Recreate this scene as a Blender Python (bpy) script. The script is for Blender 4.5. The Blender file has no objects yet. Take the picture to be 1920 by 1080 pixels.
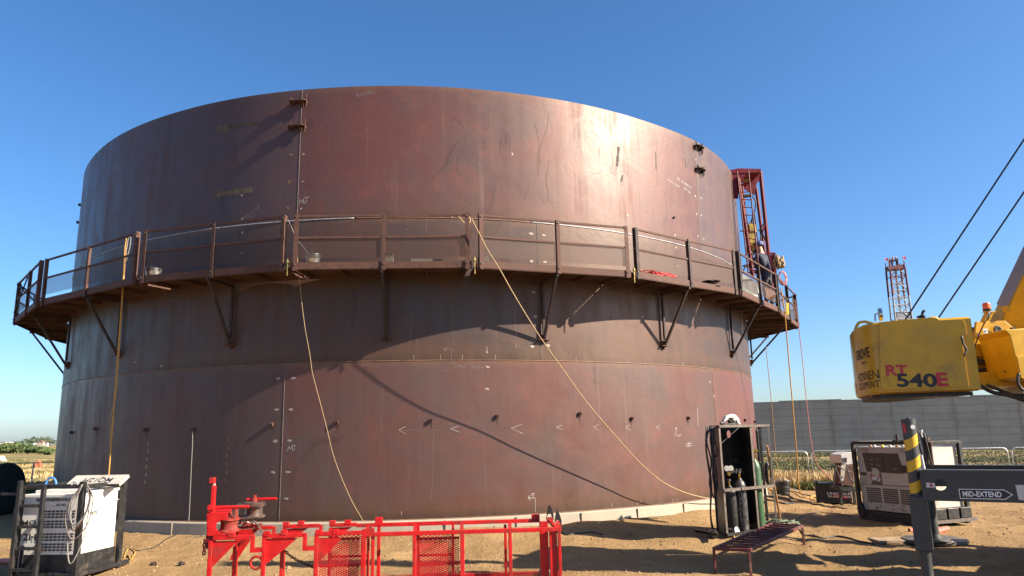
import bpy, bmesh, math, random
from mathutils import Vector, Matrix, noise
random.seed(7)
R_ = math.radians
sc = bpy.context.scene
COL = sc.collection

# ------------------------------------------------------------------ camera
PX_F = 1361.06                      # focal length in pixels of the 1920 px wide photograph
PITCH, ROLL = 0.199337, -0.021687
CAM_Z = 2.0
FW = Vector((0, math.cos(PITCH), math.sin(PITCH)))
_r0 = Vector((1, 0, 0)); _u0 = _r0.cross(FW)
RT = _r0*math.cos(ROLL) + _u0*math.sin(ROLL)
UP = RT.cross(FW)
cd = bpy.data.cameras.new("camera"); cam = bpy.data.objects.new("camera", cd); COL.objects.link(cam)
cd.sensor_width = 36; cd.lens = 36*PX_F/1920; cd.clip_start = 0.05; cd.clip_end = 12000
m = Matrix((RT, UP, -FW)).transposed().to_4x4(); m.translation = (0, 0, CAM_Z)
cam.matrix_world = m
sc.camera = cam

# ------------------------------------------------------------------ world and sun
SUN_AZ, SUN_EL = R_(73.4), R_(32)   # azimuth counted from the direction toward the camera, to the right
SUN = Vector((math.sin(SUN_AZ)*math.cos(SUN_EL), -math.cos(SUN_AZ)*math.cos(SUN_EL), math.sin(SUN_EL)))
w = bpy.data.worlds.new("World"); sc.world = w; w.use_nodes = True
nt = w.node_tree; nt.nodes.clear()
sky = nt.nodes.new('ShaderNodeTexSky'); sky.sky_type = 'NISHITA'; sky.sun_disc = False
sky.sun_elevation = SUN_EL; sky.sun_rotation = math.atan2(SUN.x, SUN.y)
sky.air_density = 0.9; sky.dust_density = 1.0; sky.ozone_density = 5.0; sky.altitude = 0
bg = nt.nodes.new('ShaderNodeBackground'); bg.inputs[1].default_value = 0.07
wo = nt.nodes.new('ShaderNodeOutputWorld')
hs = nt.nodes.new('ShaderNodeHueSaturation'); hs.inputs['Saturation'].default_value = 1.15
nt.links.new(sky.outputs[0], hs.inputs['Color']); nt.links.new(hs.outputs[0], bg.inputs[0]); nt.links.new(bg.outputs[0], wo.inputs[0])
sd = bpy.data.lights.new("sun", 'SUN'); sd.energy = 5.0; sd.angle = R_(0.5); sd.color = (1.0, 0.86, 0.68)
so = bpy.data.objects.new("sun", sd); COL.objects.link(so)
so.rotation_euler = SUN.to_track_quat('Z', 'Y').to_euler()
sc.view_settings.view_transform = 'Standard'; sc.view_settings.look = 'None'
sc.view_settings.exposure = 1.6; sc.view_settings.gamma = 1.0
sc.render.engine = 'CYCLES'
sc.cycles.max_bounces = 8; sc.cycles.transparent_max_bounces = 24

# ------------------------------------------------------------------ picture -> place helpers
def ray(x, y):
    return (FW*PX_F + RT*(x-960) - UP*(y-540)).normalized()
def G(x, y, z=0.0):                 # where the line of sight meets the level z
    d = ray(x, y); t = (z-CAM_Z)/d.z; return Vector((0, 0, CAM_Z)) + d*t
def H(x, y, f):                     # the point at forward distance f
    d = ray(x, y); return Vector((0, 0, CAM_Z)) + d*(f/d.y)

YAW = 0.1204149
DT = 25.9; TR = 10.905
TC = Vector((-DT*math.sin(YAW), DT*math.cos(YAW), 0))
Z0, Z1, Z2, Z3 = 0.41, 3.53, 6.58, 9.61
def rad(a, z):                      # slightly uneven shell; a in degrees around the tank, 0 faces the camera
    t = R_(a)
    r = TR + .006*math.sin(7*t+1) + .004*math.sin(17*t+2)*z/9
    if z > Z2: r += .085*math.exp(-((a-47)/13)**2)*((z-Z2)/3)**1.6 - .03*math.exp(-((a+45)/25)**2)*((z-Z2)/3)
    return r
def TP(a, z, off=0.0):
    t = R_(a)+YAW; r = rad(a, z)+off
    return TC + Vector((math.sin(t)*r, -math.cos(t)*r, z))
def dirs(a):                        # outward and sideways (to the right) at angle a
    t = R_(a)+YAW
    return Vector((math.sin(t), -math.cos(t), 0)), Vector((math.cos(t), math.sin(t), 0))
def hit(x, y, off=0.0):             # angle and height where the line of sight meets the shell
    d = ray(x, y); o = Vector((0, 0, CAM_Z)) - TC; r = TR+off
    a = d.x**2+d.y**2; b = 2*(o.x*d.x+o.y*d.y); c = o.x**2+o.y**2-r*r
    D = max(b*b-4*a*c, 0); t = (-b-math.sqrt(D))/2/a
    P = o + d*t
    return math.degrees(math.atan2(P.x, -P.y)-YAW), P.z

# ------------------------------------------------------------------ materials
MATS = {}
def newmat(name):
    mt = bpy.data.materials.new(name); mt.use_nodes = True; n = mt.node_tree
    b = n.nodes['Principled BSDF']; MATS[name] = mt
    return mt, n, b
def nd(n, typ, **kw):
    x = n.nodes.new(typ)
    for k, v in kw.items():
        if hasattr(x, k): setattr(x, k, v)
    return x
def ramp(n, stops, fac=None):
    r = n.nodes.new('ShaderNodeValToRGB'); e = r.color_ramp.elements
    while len(e) < len(stops): e.new(0.5)
    for i, (p, c) in enumerate(stops):
        e[i].position = p; e[i].color = (*c, 1) if len(c) == 3 else c
    if fac is not None: n.links.new(fac, r.inputs[0])
    return r
def mix(n, fac, a, b, mode='MIX'):
    x = n.nodes.new('ShaderNodeMix'); x.data_type = 'RGBA'; x.blend_type = mode
    if isinstance(fac, (int, float)): x.inputs[0].default_value = fac
    else: n.links.new(fac, x.inputs[0])
    for s, v in ((6, a), (7, b)):
        if isinstance(v, tuple): x.inputs[s].default_value = (*v, 1)
        else: n.links.new(v, x.inputs[s])
    return x.outputs[2]
def mth(n, op, a, b=None, clamp=False):
    x = n.nodes.new('ShaderNodeMath'); x.operation = op; x.use_clamp = clamp
    for s, v in ((0, a), (1, b)):
        if v is None: continue
        if isinstance(v, (int, float)): x.inputs[s].default_value = v
        else: n.links.new(v, x.inputs[s])
    return x.outputs[0]
def noi(n, vec, scale, detail=4, rough=.55, dist=0, sx=None):
    if sx is not None:
        mp = n.nodes.new('ShaderNodeMapping'); mp.inputs['Scale'].default_value = sx
        n.links.new(vec, mp.inputs[0]); vec = mp.outputs[0]
    x = n.nodes.new('ShaderNodeTexNoise'); x.inputs['Scale'].default_value = scale
    x.inputs['Detail'].default_value = detail; x.inputs['Roughness'].default_value = rough
    x.inputs['Distortion'].default_value = dist
    n.links.new(vec, x.inputs['Vector']); return x.outputs[0]
def mr(n, v, a, b, c=0., d=1.):
    x = n.nodes.new('ShaderNodeMapRange'); n.links.new(v, x.inputs[0])
    for i, q in enumerate((a, b, c, d)): x.inputs[i+1].default_value = q
    return x.outputs[0]
def bump(n, b, h, strength, dist):
    x = n.nodes.new('ShaderNodeBump'); x.inputs['Strength'].default_value = strength
    x.inputs['Distance'].default_value = dist; n.links.new(h, x.inputs['Height']); n.links.new(x.outputs[0], b.inputs['Normal'])

def simple(name, col, rough=.5, metal=0., var=.25, scale=6., dirt=None, dirt_amt=.35, bmp=.0, spec=None, grime=None):
    """paint or metal with mottling and patches of dirt"""
    mt, n, b = newmat(name)
    tc = n.nodes.new('ShaderNodeTexCoord').outputs['Object']
    f = noi(n, tc, scale, 5, .6)
    lo = tuple(c*(1-var) for c in col); hi = tuple(min(1, c*(1+var*.6)) for c in col)
    c = mix(n, mr(n, f, .35, .65), lo, hi)
    if dirt:
        d = noi(n, tc, scale*.55, 8, .7)
        c = mix(n, mr(n, d, .62-.25*dirt_amt, .72), c, dirt)
        g = noi(n, tc, scale*5, 3, .6)
        c = mix(n, mth(n, 'MULTIPLY', mr(n, g, .6, .72), dirt_amt), c, dirt)
    n.links.new(c, b.inputs['Base Color'])
    n.links.new(mr(n, f, .3, .7, max(.03, rough-.1), min(1, rough+.12)), b.inputs['Roughness'])
    b.inputs['Metallic'].default_value = metal
    if spec is not None: b.inputs['Specular IOR Level'].default_value = spec
    if bmp: bump(n, b, noi(n, tc, scale*8, 4, .6), bmp, .004)
    return mt

simple('red_paint', (.46, .009, .011), .45, spec=.3, var=.2, scale=8, dirt=(.17, .035, .025), dirt_amt=.5, bmp=.12)
simple('dark_red', (.115, .003, .009), .45, spec=.25, var=.2, scale=5, dirt=(.12, .03, .025), dirt_amt=.4)
simple('bench_red', (.085, .014, .015), .6, var=.3, scale=8, dirt=(.16, .09, .06), dirt_amt=.5, bmp=.2)
simple('rust', (.078, .034, .023), .75, .1, var=.4, scale=9, dirt=(.09, .04, .028), dirt_amt=.6, bmp=.3)
simple('rust_dark', (.028, .018, .016), .7, .15, var=.4, scale=7, dirt=(.10, .045, .028), dirt_amt=.4, bmp=.3)
simple('deck_steel', (.075, .036, .024), .75, .1, var=.5, scale=2.5, dirt=(.055, .026, .018), dirt_amt=.8, bmp=.3)
simple('black_steel', (.018, .019, .021), .5, .2, var=.4, scale=10, dirt=(.11, .08, .06), dirt_amt=.25, bmp=.15)
simple('black_plastic', (.016, .016, .017), .42, var=.3, scale=12, dirt=(.13, .10, .07), dirt_amt=.2)
simple('white_paint', (.60, .585, .54), .42, var=.06, scale=4, dirt=(.52, .46, .36), dirt_amt=.25)
simple('cream_paint', (.42, .39, .34), .45, var=.08, scale=4, dirt=(.20, .11, .07), dirt_amt=.32)
simple('crane_yellow', (.50, .275, .008), .33, var=.12, scale=3, dirt=(.24, .15, .03), dirt_amt=.28, bmp=.06)
simple('stripe_yellow', (.60, .36, .01), .4, var=.08, scale=6, dirt=(.4, .27, .05), dirt_amt=.25)
simple('crane_grey', (.036, .041, .042), .48, var=.15, scale=5, dirt=(.12, .10, .08), dirt_amt=.2)
simple('chrome', (.55, .54, .52), .22, 1., var=.1, scale=8)
simple('galvanised', (.50, .52, .54), .42, .7, var=.2, scale=14)
simple('zinc_bucket', (.5, .5, .49), .28, .9, var=.3, scale=14)
simple('angle_iron', (.12, .10, .085), .55, .3, var=.35, scale=10, dirt=(.12, .07, .05), dirt_amt=.4)
simple('green_cylinder', (.04, .10, .05), .42, var=.15, scale=7, dirt=(.10, .10, .07), dirt_amt=.25)
simple('grey_cylinder', (.055, .055, .058), .4, .2, var=.5, scale=11, dirt=(.25, .24, .22), dirt_amt=.3)
simple('brass', (.55, .36, .11), .3, 1., var=.2, scale=20)
simple('wood_pole', (.30, .17, .08), .65, var=.25, scale=9)
simple('plywood', (.30, .21, .13), .75, var=.25, scale=5, dirt=(.14, .10, .07), dirt_amt=.4)
simple('pad_black', (.05, .05, .05), .6, var=.3, scale=6, dirt=(.22, .16, .10), dirt_amt=.4)
simple('rope_yellow', (.45, .24, .05), .8, var=.25, scale=30)
simple('rope_tan', (.36, .25, .13), .8, var=.2, scale=30)
simple('rope_pink', (.45, .17, .16), .8, var=.2, scale=30)
simple('rope_grey', (.2, .195, .18), .75, var=.2, scale=30)
simple('rope_red', (.5, .04, .035), .75, var=.2, scale=30)
simple('form_gap', (.20, .17, .13), .9, var=.2, scale=20)
simple('hose_black', (.022, .022, .024), .55, var=.3, scale=20, dirt=(.25, .17, .10), dirt_amt=.3)
simple('hose_green', (.10, .14, .08), .6, var=.3, scale=20, dirt=(.25, .18, .11), dirt_amt=.3)
simple('sheave_steel', (.16, .12, .10), .42, .6, var=.35, scale=14, dirt=(.22, .03, .02), dirt_amt=.4, bmp=.2)
simple('red_sheave', (.34, .045, .035), .4, .2, var=.4, scale=14, dirt=(.16, .08, .06), dirt_amt=.5)
simple('chalk', (.36, .33, .31), .9, var=.12, scale=40)
simple('chalk_faint', (.17, .135, .125), .9, var=.2, scale=40)
simple('weld_scar', (.30, .26, .22), .6, .1, var=.3, scale=60)
simple('weld_bead', (.12, .095, .08), .65, .0, var=.4, scale=30)
simple('weld_rust', (.19, .10, .06), .6, .2, var=.35, scale=12)
simple('weld_grey', (.33, .34, .36), .5, .4, var=.35, scale=12)
simple('ink_black', (.02, .02, .022), .6, var=.1)
simple('ink_red', (.42, .02, .03), .5, var=.1)
simple('ink_white', (.75, .75, .74), .6, var=.05)
simple('decal_blue', (.05, .18, .42), .5, var=.1)
simple('rubber', (.025, .025, .027), .8, var=.3, scale=10)
simple('amber_lens', (.85, .13, .02), .2, var=.1)
simple('reflector_amber', (.95, .42, .01), .3, var=.1)
simple('boom_grey', (.2, .205, .22), .4, .3, var=.1, scale=3)
simple('hoist_yellow', (.40, .28, .02), .5, var=.35, scale=12, dirt=(.1, .08, .05), dirt_amt=.5)
simple('skin', (.38, .20, .13), .6, var=.1)
simple('jacket_navy', (.012, .018, .045), .8, var=.3, scale=10)
simple('hood_blue', (.03, .06, .20), .6, var=.3, scale=8)
simple('jacket_red', (.11, .02, .035), .8, var=.2, scale=10)
simple('jacket_black', (.016, .018, .028), .8, var=.2, scale=10)
simple('trousers', (.03, .035, .05), .85, var=.3, scale=10)
simple('flag_red', (.62, .03, .10), .7, var=.1)
simple('mast_white', (.25, .255, .28), .5, var=.2, scale=3)
simple('mast_red', (.09, .008, .018), .5, var=.2, scale=3)
simple('pipe_red', (.62, .13, .09), .5, var=.15, scale=8, dirt=(.4, .22, .13), dirt_amt=.3)
simple('teal_disc', (.022, .042, .046), .55, .1, var=.3, scale=2.5, dirt=(.05, .06, .055), dirt_amt=.4)
simple('house_wall', (.45, .39, .31), .8, var=.05, scale=.3)
simple('house_white', (.5, .5, .5), .8, var=.05, scale=.3)
simple('house_roof', (.17, .10, .08), .8, var=.2, scale=.3)
simple('window_glass', (.05, .07, .09), .15, var=.1)
simple('bark', (.10, .075, .05), .9, var=.3)
simple('leaf', (.052, .085, .026), .7, var=.45, scale=.6)
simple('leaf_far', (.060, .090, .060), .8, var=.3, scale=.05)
simple('carton', (.20, .175, .14), .8, var=.15, scale=10)
simple('rust_run', (.060, .031, .019), .85, var=.3, scale=30)
simple('tarp_black', (.03, .03, .032), .45, var=.4, scale=12, dirt=(.2, .15, .1), dirt_amt=.3)
simple('rag_yellow', (.75, .55, .06), .7, var=.2, scale=10)
simple('earth_heap', (.30, .10, .05), .9, var=.3, scale=3)
simple('stone', (.27, .175, .10), .95, var=.4, scale=5, bmp=.3)
simple('label_white', (.5, .49, .46), .5, var=.08, scale=15)
simple('panel_dark', (.045, .038, .034), .45, var=.3, scale=15)
simple('blue_clear', (.28, .30, .28), .3, var=.15, scale=3)

# mill-scale plate of the tank: UV = (arc length, height) in metres
def tank_mat(name, base, cool, seam_lo, seam_hi, rust_bottom=1., seed=0., olive=.0, plates=()):
    mt, n, b = newmat(name)
    uv = n.nodes.new('ShaderNodeUVMap').outputs[0]
    add = n.nodes.new('ShaderNodeVectorMath'); add.operation = 'ADD'; add.inputs[1].default_value = (seed, seed*.7, 0)
    n.links.new(uv, add.inputs[0]); v = add.outputs[0]
    big = noi(n, v, .45, 5, .6, .4)
    med = noi(n, v, 1.6, 6, .62, .6)
    streak = noi(n, v, 1.0, 8, .68, .25, sx=(3.4, .26, 1))
    fine = noi(n, v, 9, 6, .7)
    c = mix(n, mr(n, big, .36, .64), base, cool)
    c = mix(n, mth(n, 'MULTIPLY', mr(n, streak, .50, .72), .55), c, tuple(x*.62 for x in base))
    c = mix(n, mth(n, 'MULTIPLY', mr(n, med, .55, .74), .55), c, (base[0]*1.42, base[1]*1.05, base[2]*.92))
    c = mix(n, mth(n, 'MULTIPLY', mr(n, fine, .56, .74), .5), c, (base[0]*.45, base[1]*.45, base[2]*.5))
    # pale dry streaks
    st2 = noi(n, v, 1.0, 4, .6, .1, sx=(7, .22, 1))
    c = mix(n, mth(n, 'MULTIPLY', mr(n, st2, .60, .76), .30), c, (.17, .13, .115))
    # short dark scuffs and handling scratches
    vo = n.nodes.new('ShaderNodeTexWave'); vo.wave_type = 'BANDS'; vo.inputs['Scale'].default_value = .22
    vo.inputs['Distortion'].default_value = 16; vo.inputs['Detail'].default_value = 3; vo.inputs['Detail Scale'].default_value = .7
    n.links.new(v, vo.inputs['Vector'])
    gate = mr(n, noi(n, v, .55, 2, .5, 0, sx=(1, .8, 1)), .54, .66)
    scr = mth(n, 'MULTIPLY', mr(n, vo.outputs['Fac'], .985, 1.), gate)
    c = mix(n, mth(n, 'MULTIPLY', scr, .55), c, (.022, .016, .013))
    # rust bands beside the horizontal seams
    sep = n.nodes.new('ShaderNodeSeparateXYZ'); n.links.new(uv, sep.inputs[0]); z = sep.outputs[1]
    wob = noi(n, uv, 1.0, 5, .7, 0, sx=(3.2, .5, 1))
    lo = mth(n, 'ADD', mth(n, 'SUBTRACT', z, seam_lo), mth(n, 'MULTIPLY', mth(n, 'SUBTRACT', wob, .5), .9))
    c = mix(n, mth(n, 'MULTIPLY', mr(n, lo, .48, .02), .8*rust_bottom), c, (.085, .042, .022))
    lo2 = mth(n, 'ADD', mth(n, 'SUBTRACT', z, seam_lo), mth(n, 'MULTIPLY', mth(n, 'SUBTRACT', fine, .5), .35))
    c = mix(n, mth(n, 'MULTIPLY', mr(n, lo2, .20, .0), .65*rust_bottom), c, (.028, .020, .015))
    hi = mth(n, 'ADD', mth(n, 'SUBTRACT', seam_hi, z), mth(n, 'MULTIPLY', mth(n, 'SUBTRACT', med, .5), .5))
    c = mix(n, mth(n, 'MULTIPLY', mr(n, hi, .14, .0), .55), c, (.13, .075, .045))
    if olive: c = mix(n, olive, c, (.085, .066, .046))
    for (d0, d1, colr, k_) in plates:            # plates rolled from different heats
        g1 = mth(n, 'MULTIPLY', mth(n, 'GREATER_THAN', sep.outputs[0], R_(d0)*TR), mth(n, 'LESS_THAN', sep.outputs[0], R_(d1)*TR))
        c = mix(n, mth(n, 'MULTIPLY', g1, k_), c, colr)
    n.links.new(c, b.inputs['Base Color'])
    b.inputs['Metallic'].default_value = .08
    b.inputs['Specular IOR Level'].default_value = .46
    b.inputs['Specular Tint'].default_value = (1, .90, .84, 1)
    rr = mr(n, med, .3, .7, .36, .50)
    rr2 = mth(n, 'ADD', rr, mth(n, 'MULTIPLY', mr(n, streak, .45, .7), .16))
    n.links.new(rr2, b.inputs['Roughness'])
    hb = mth(n, 'ADD', mth(n, 'MULTIPLY', big, 1.2), mth(n, 'ADD', mth(n, 'MULTIPLY', med, .35), mth(n, 'MULTIPLY', fine, .05)))
    bump(n, b, hb, .35, .03)
    return mt
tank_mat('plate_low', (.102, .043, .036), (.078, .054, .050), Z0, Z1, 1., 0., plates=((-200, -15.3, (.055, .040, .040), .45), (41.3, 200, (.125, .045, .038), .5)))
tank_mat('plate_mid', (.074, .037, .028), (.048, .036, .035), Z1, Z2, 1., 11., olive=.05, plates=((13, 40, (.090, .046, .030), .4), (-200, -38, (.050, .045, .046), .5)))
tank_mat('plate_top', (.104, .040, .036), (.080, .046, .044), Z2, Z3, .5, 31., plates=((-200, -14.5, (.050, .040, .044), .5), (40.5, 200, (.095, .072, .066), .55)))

# expanded metal: open diamonds between strands, UV in metres
def mesh_mat(name, col, cw, ch, t, metal=.2):
    mt, n, b = newmat(name)
    uv = n.nodes.new('ShaderNodeUVMap').outputs[0]
    sep = n.nodes.new('ShaderNodeSeparateXYZ'); n.links.new(uv, sep.inputs[0])
    u = mth(n, 'DIVIDE', sep.outputs[0], cw); v = mth(n, 'DIVIDE', sep.outputs[1], ch)
    out = None
    for op in ('ADD', 'SUBTRACT'):
        f = mth(n, 'FRACT', mth(n, op, u, v))
        dd = mth(n, 'ABSOLUTE', mth(n, 'SUBTRACT', f, .5))
        s = mth(n, 'GREATER_THAN', dd, .5-t)
        out = s if out is None else mth(n, 'MAXIMUM', out, s)
    b.inputs['Base Color'].default_value = (*col, 1); b.inputs['Roughness'].default_value = .6; b.inputs['Metallic'].default_value = metal
    tr = n.nodes.new('ShaderNodeBsdfTransparent'); ms = n.nodes.new('ShaderNodeMixShader')
    n.links.new(out, ms.inputs[0]); n.links.new(tr.outputs[0], ms.inputs[1]); n.links.new(b.outputs[0], ms.inputs[2])
    n.links.new(ms.outputs[0], n.nodes['Material Output'].inputs[0])
    return mt
mesh_mat('mesh_rust', (.055, .028, .020), .070, .032, .155)
mesh_mat('mesh_red', (.42, .010, .012), .062, .028, .15)
mesh_mat('chain_link', (.42, .44, .45), .07, .07, .02, .6)

def concrete_mat(name, base, stain, panel=False):
    mt, n, b = newmat(name)
    tc = n.nodes.new('ShaderNodeTexCoord').outputs['Object']
    uv = n.nodes.new('ShaderNodeUVMap').outputs[0]
    f = noi(n, tc, 1.3, 8, .65); g = noi(n, tc, 14, 4, .6)
    c = mix(n, mr(n, f, .35, .68), base, tuple(x*1.22 for x in base))
    c = mix(n, mth(n, 'MULTIPLY', mr(n, g, .5, .75), .3), c, stain)
    if panel:
        br = n.nodes.new('ShaderNodeTexBrick'); n.links.new(uv, br.inputs['Vector'])
        br.offset = 0.0; br.squash = 1
        br.inputs['Scale'].default_value = 1; br.inputs['Brick Width'].default_value = 2.35; br.inputs['Row Height'].default_value = .60
        br.inputs['Mortar Size'].default_value = .022; br.inputs['Mortar Smooth'].default_value = .6
        br.inputs['Color1'].default_value = (.92, .92, .92, 1); br.inputs['Color2'].default_value = (1.06, 1.06, 1.06, 1); br.inputs['Mortar'].default_value = (.50, .46, .42, 1)
        c = mix(n, 1., c, br.outputs['Color'], 'MULTIPLY')
        cl = noi(n, uv, 1.0, 5, .7, .3, sx=(2.2, .9, 1))
        # rusty crossings around the post columns
        sep = n.nodes.new('ShaderNodeSeparateXYZ'); n.links.new(uv, sep.inputs[0])
        fx = mth(n, 'ABSOLUTE', mth(n, 'SUBTRACT', mth(n, 'FRACT', mth(n, 'ADD', mth(n, 'DIVIDE', sep.outputs[0], 4.7), .5)), .5))
        dm = mth(n, 'MULTIPLY', mr(n, fx, .07, .0), mr(n, cl, .38, .6))
        c = mix(n, mth(n, 'MULTIPLY', dm, .75), c, stain)
        bump(n, b, br.outputs['Fac'], -.6, .02)
    else:
        bump(n, b, g, .3, .01)
    n.links.new(c, b.inputs['Base Color']); b.inputs['Roughness'].default_value = .85
    return mt
concrete_mat('concrete', (.27, .235, .185), (.2, .16, .115))
concrete_mat('wall_concrete', (.145, .148, .148), (.10, .08, .065), True)

# the ground: bare tan dirt near, weeds and dry grass beyond
def ground_mat():
    mt, n, b = newmat('ground')
    gm = n.nodes.new('ShaderNodeNewGeometry').outputs['Position']
    sep = n.nodes.new('ShaderNodeSeparateXYZ'); n.links.new(gm, sep.inputs[0])
    big = noi(n, gm, .35, 5, .6); med = noi(n, gm, 2.2, 7, .65); fine = noi(n, gm, 18, 6, .7); clod = noi(n, gm, 60, 4, .7)
    dirt = ramp(n, [(0, (.17, .105, .045)), (.40, (.26, .168, .078)), (.62, (.32, .212, .102)), (1, (.41, .285, .15))], med).outputs[0]
    dirt = mix(n, mth(n, 'MULTIPLY', mr(n, big, .42, .56), .6), dirt, (.215, .135, .062))
    dirt = mix(n, mth(n, 'MULTIPLY', mr(n, fine, .56, .74), .45), dirt, (.13, .08, .042))
    dirt = mix(n, mth(n, 'MULTIPLY', mr(n, clod, .62, .72), .6), dirt, (.42, .32, .21))
    # field
    f1 = noi(n, gm, 1., 5, .65, .3, sx=(.05, .11, 1)); f2 = noi(n, gm, 1., 6, .7, .4, sx=(.35, .5, 1)); f3 = noi(n, gm, 2.4, 5, .75)
    dry = ramp(n, [(0, (.17, .12, .05)), (.5, (.32, .22, .095)), (1, (.42, .31, .15))], f3).outputs[0]
    grn = ramp(n, [(0, (.05, .06, .022)), (.5, (.11, .11, .045)), (1, (.20, .18, .08))], f3).outputs[0]
    fld = mix(n, mr(n, mth(n, 'ADD', mth(n, 'MULTIPLY', f1, .65), mth(n, 'MULTIPLY', f2, .35)), .45, .55), grn, dry)
    edge = mth(n, 'ADD', sep.outputs[1], mth(n, 'MULTIPLY', mth(n, 'SUBTRACT', f2, .5), 6.))
    c = mix(n, mr(n, edge, 24.5, 26.5), dirt, fld)
    n.links.new(c, b.inputs['Base Color']); b.inputs['Roughness'].default_value = .95
    b.inputs['Specular IOR Level'].default_value = .15
    h = mth(n, 'ADD', mth(n, 'MULTIPLY', med, 1.), mth(n, 'ADD', mth(n, 'MULTIPLY', fine, .45), mth(n, 'MULTIPLY', clod, .16)))
    bump(n, b, h, .9, .09)
ground_mat()

def grass_mat(name, a, bcol):
    mt, n, b = newmat(name)
    oi = n.nodes.new('ShaderNodeNewGeometry')
    c = mix(n, oi.outputs['Random Per Island'], a, bcol)
    n.links.new(c, b.inputs['Base Color']); b.inputs['Roughness'].default_value = .8
    b.inputs['Specular IOR Level'].default_value = .2
grass_mat('grass_dry', (.27, .19, .085), (.56, .43, .23))
grass_mat('grass_field', (.13, .12, .05), (.27, .21, .10))
grass_mat('grass_green', (.05, .065, .022), (.16, .155, .06))
grass_mat('bush_leaf', (.030, .055, .018), (.10, .13, .045))

def rope_mat_strands(): pass

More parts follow.
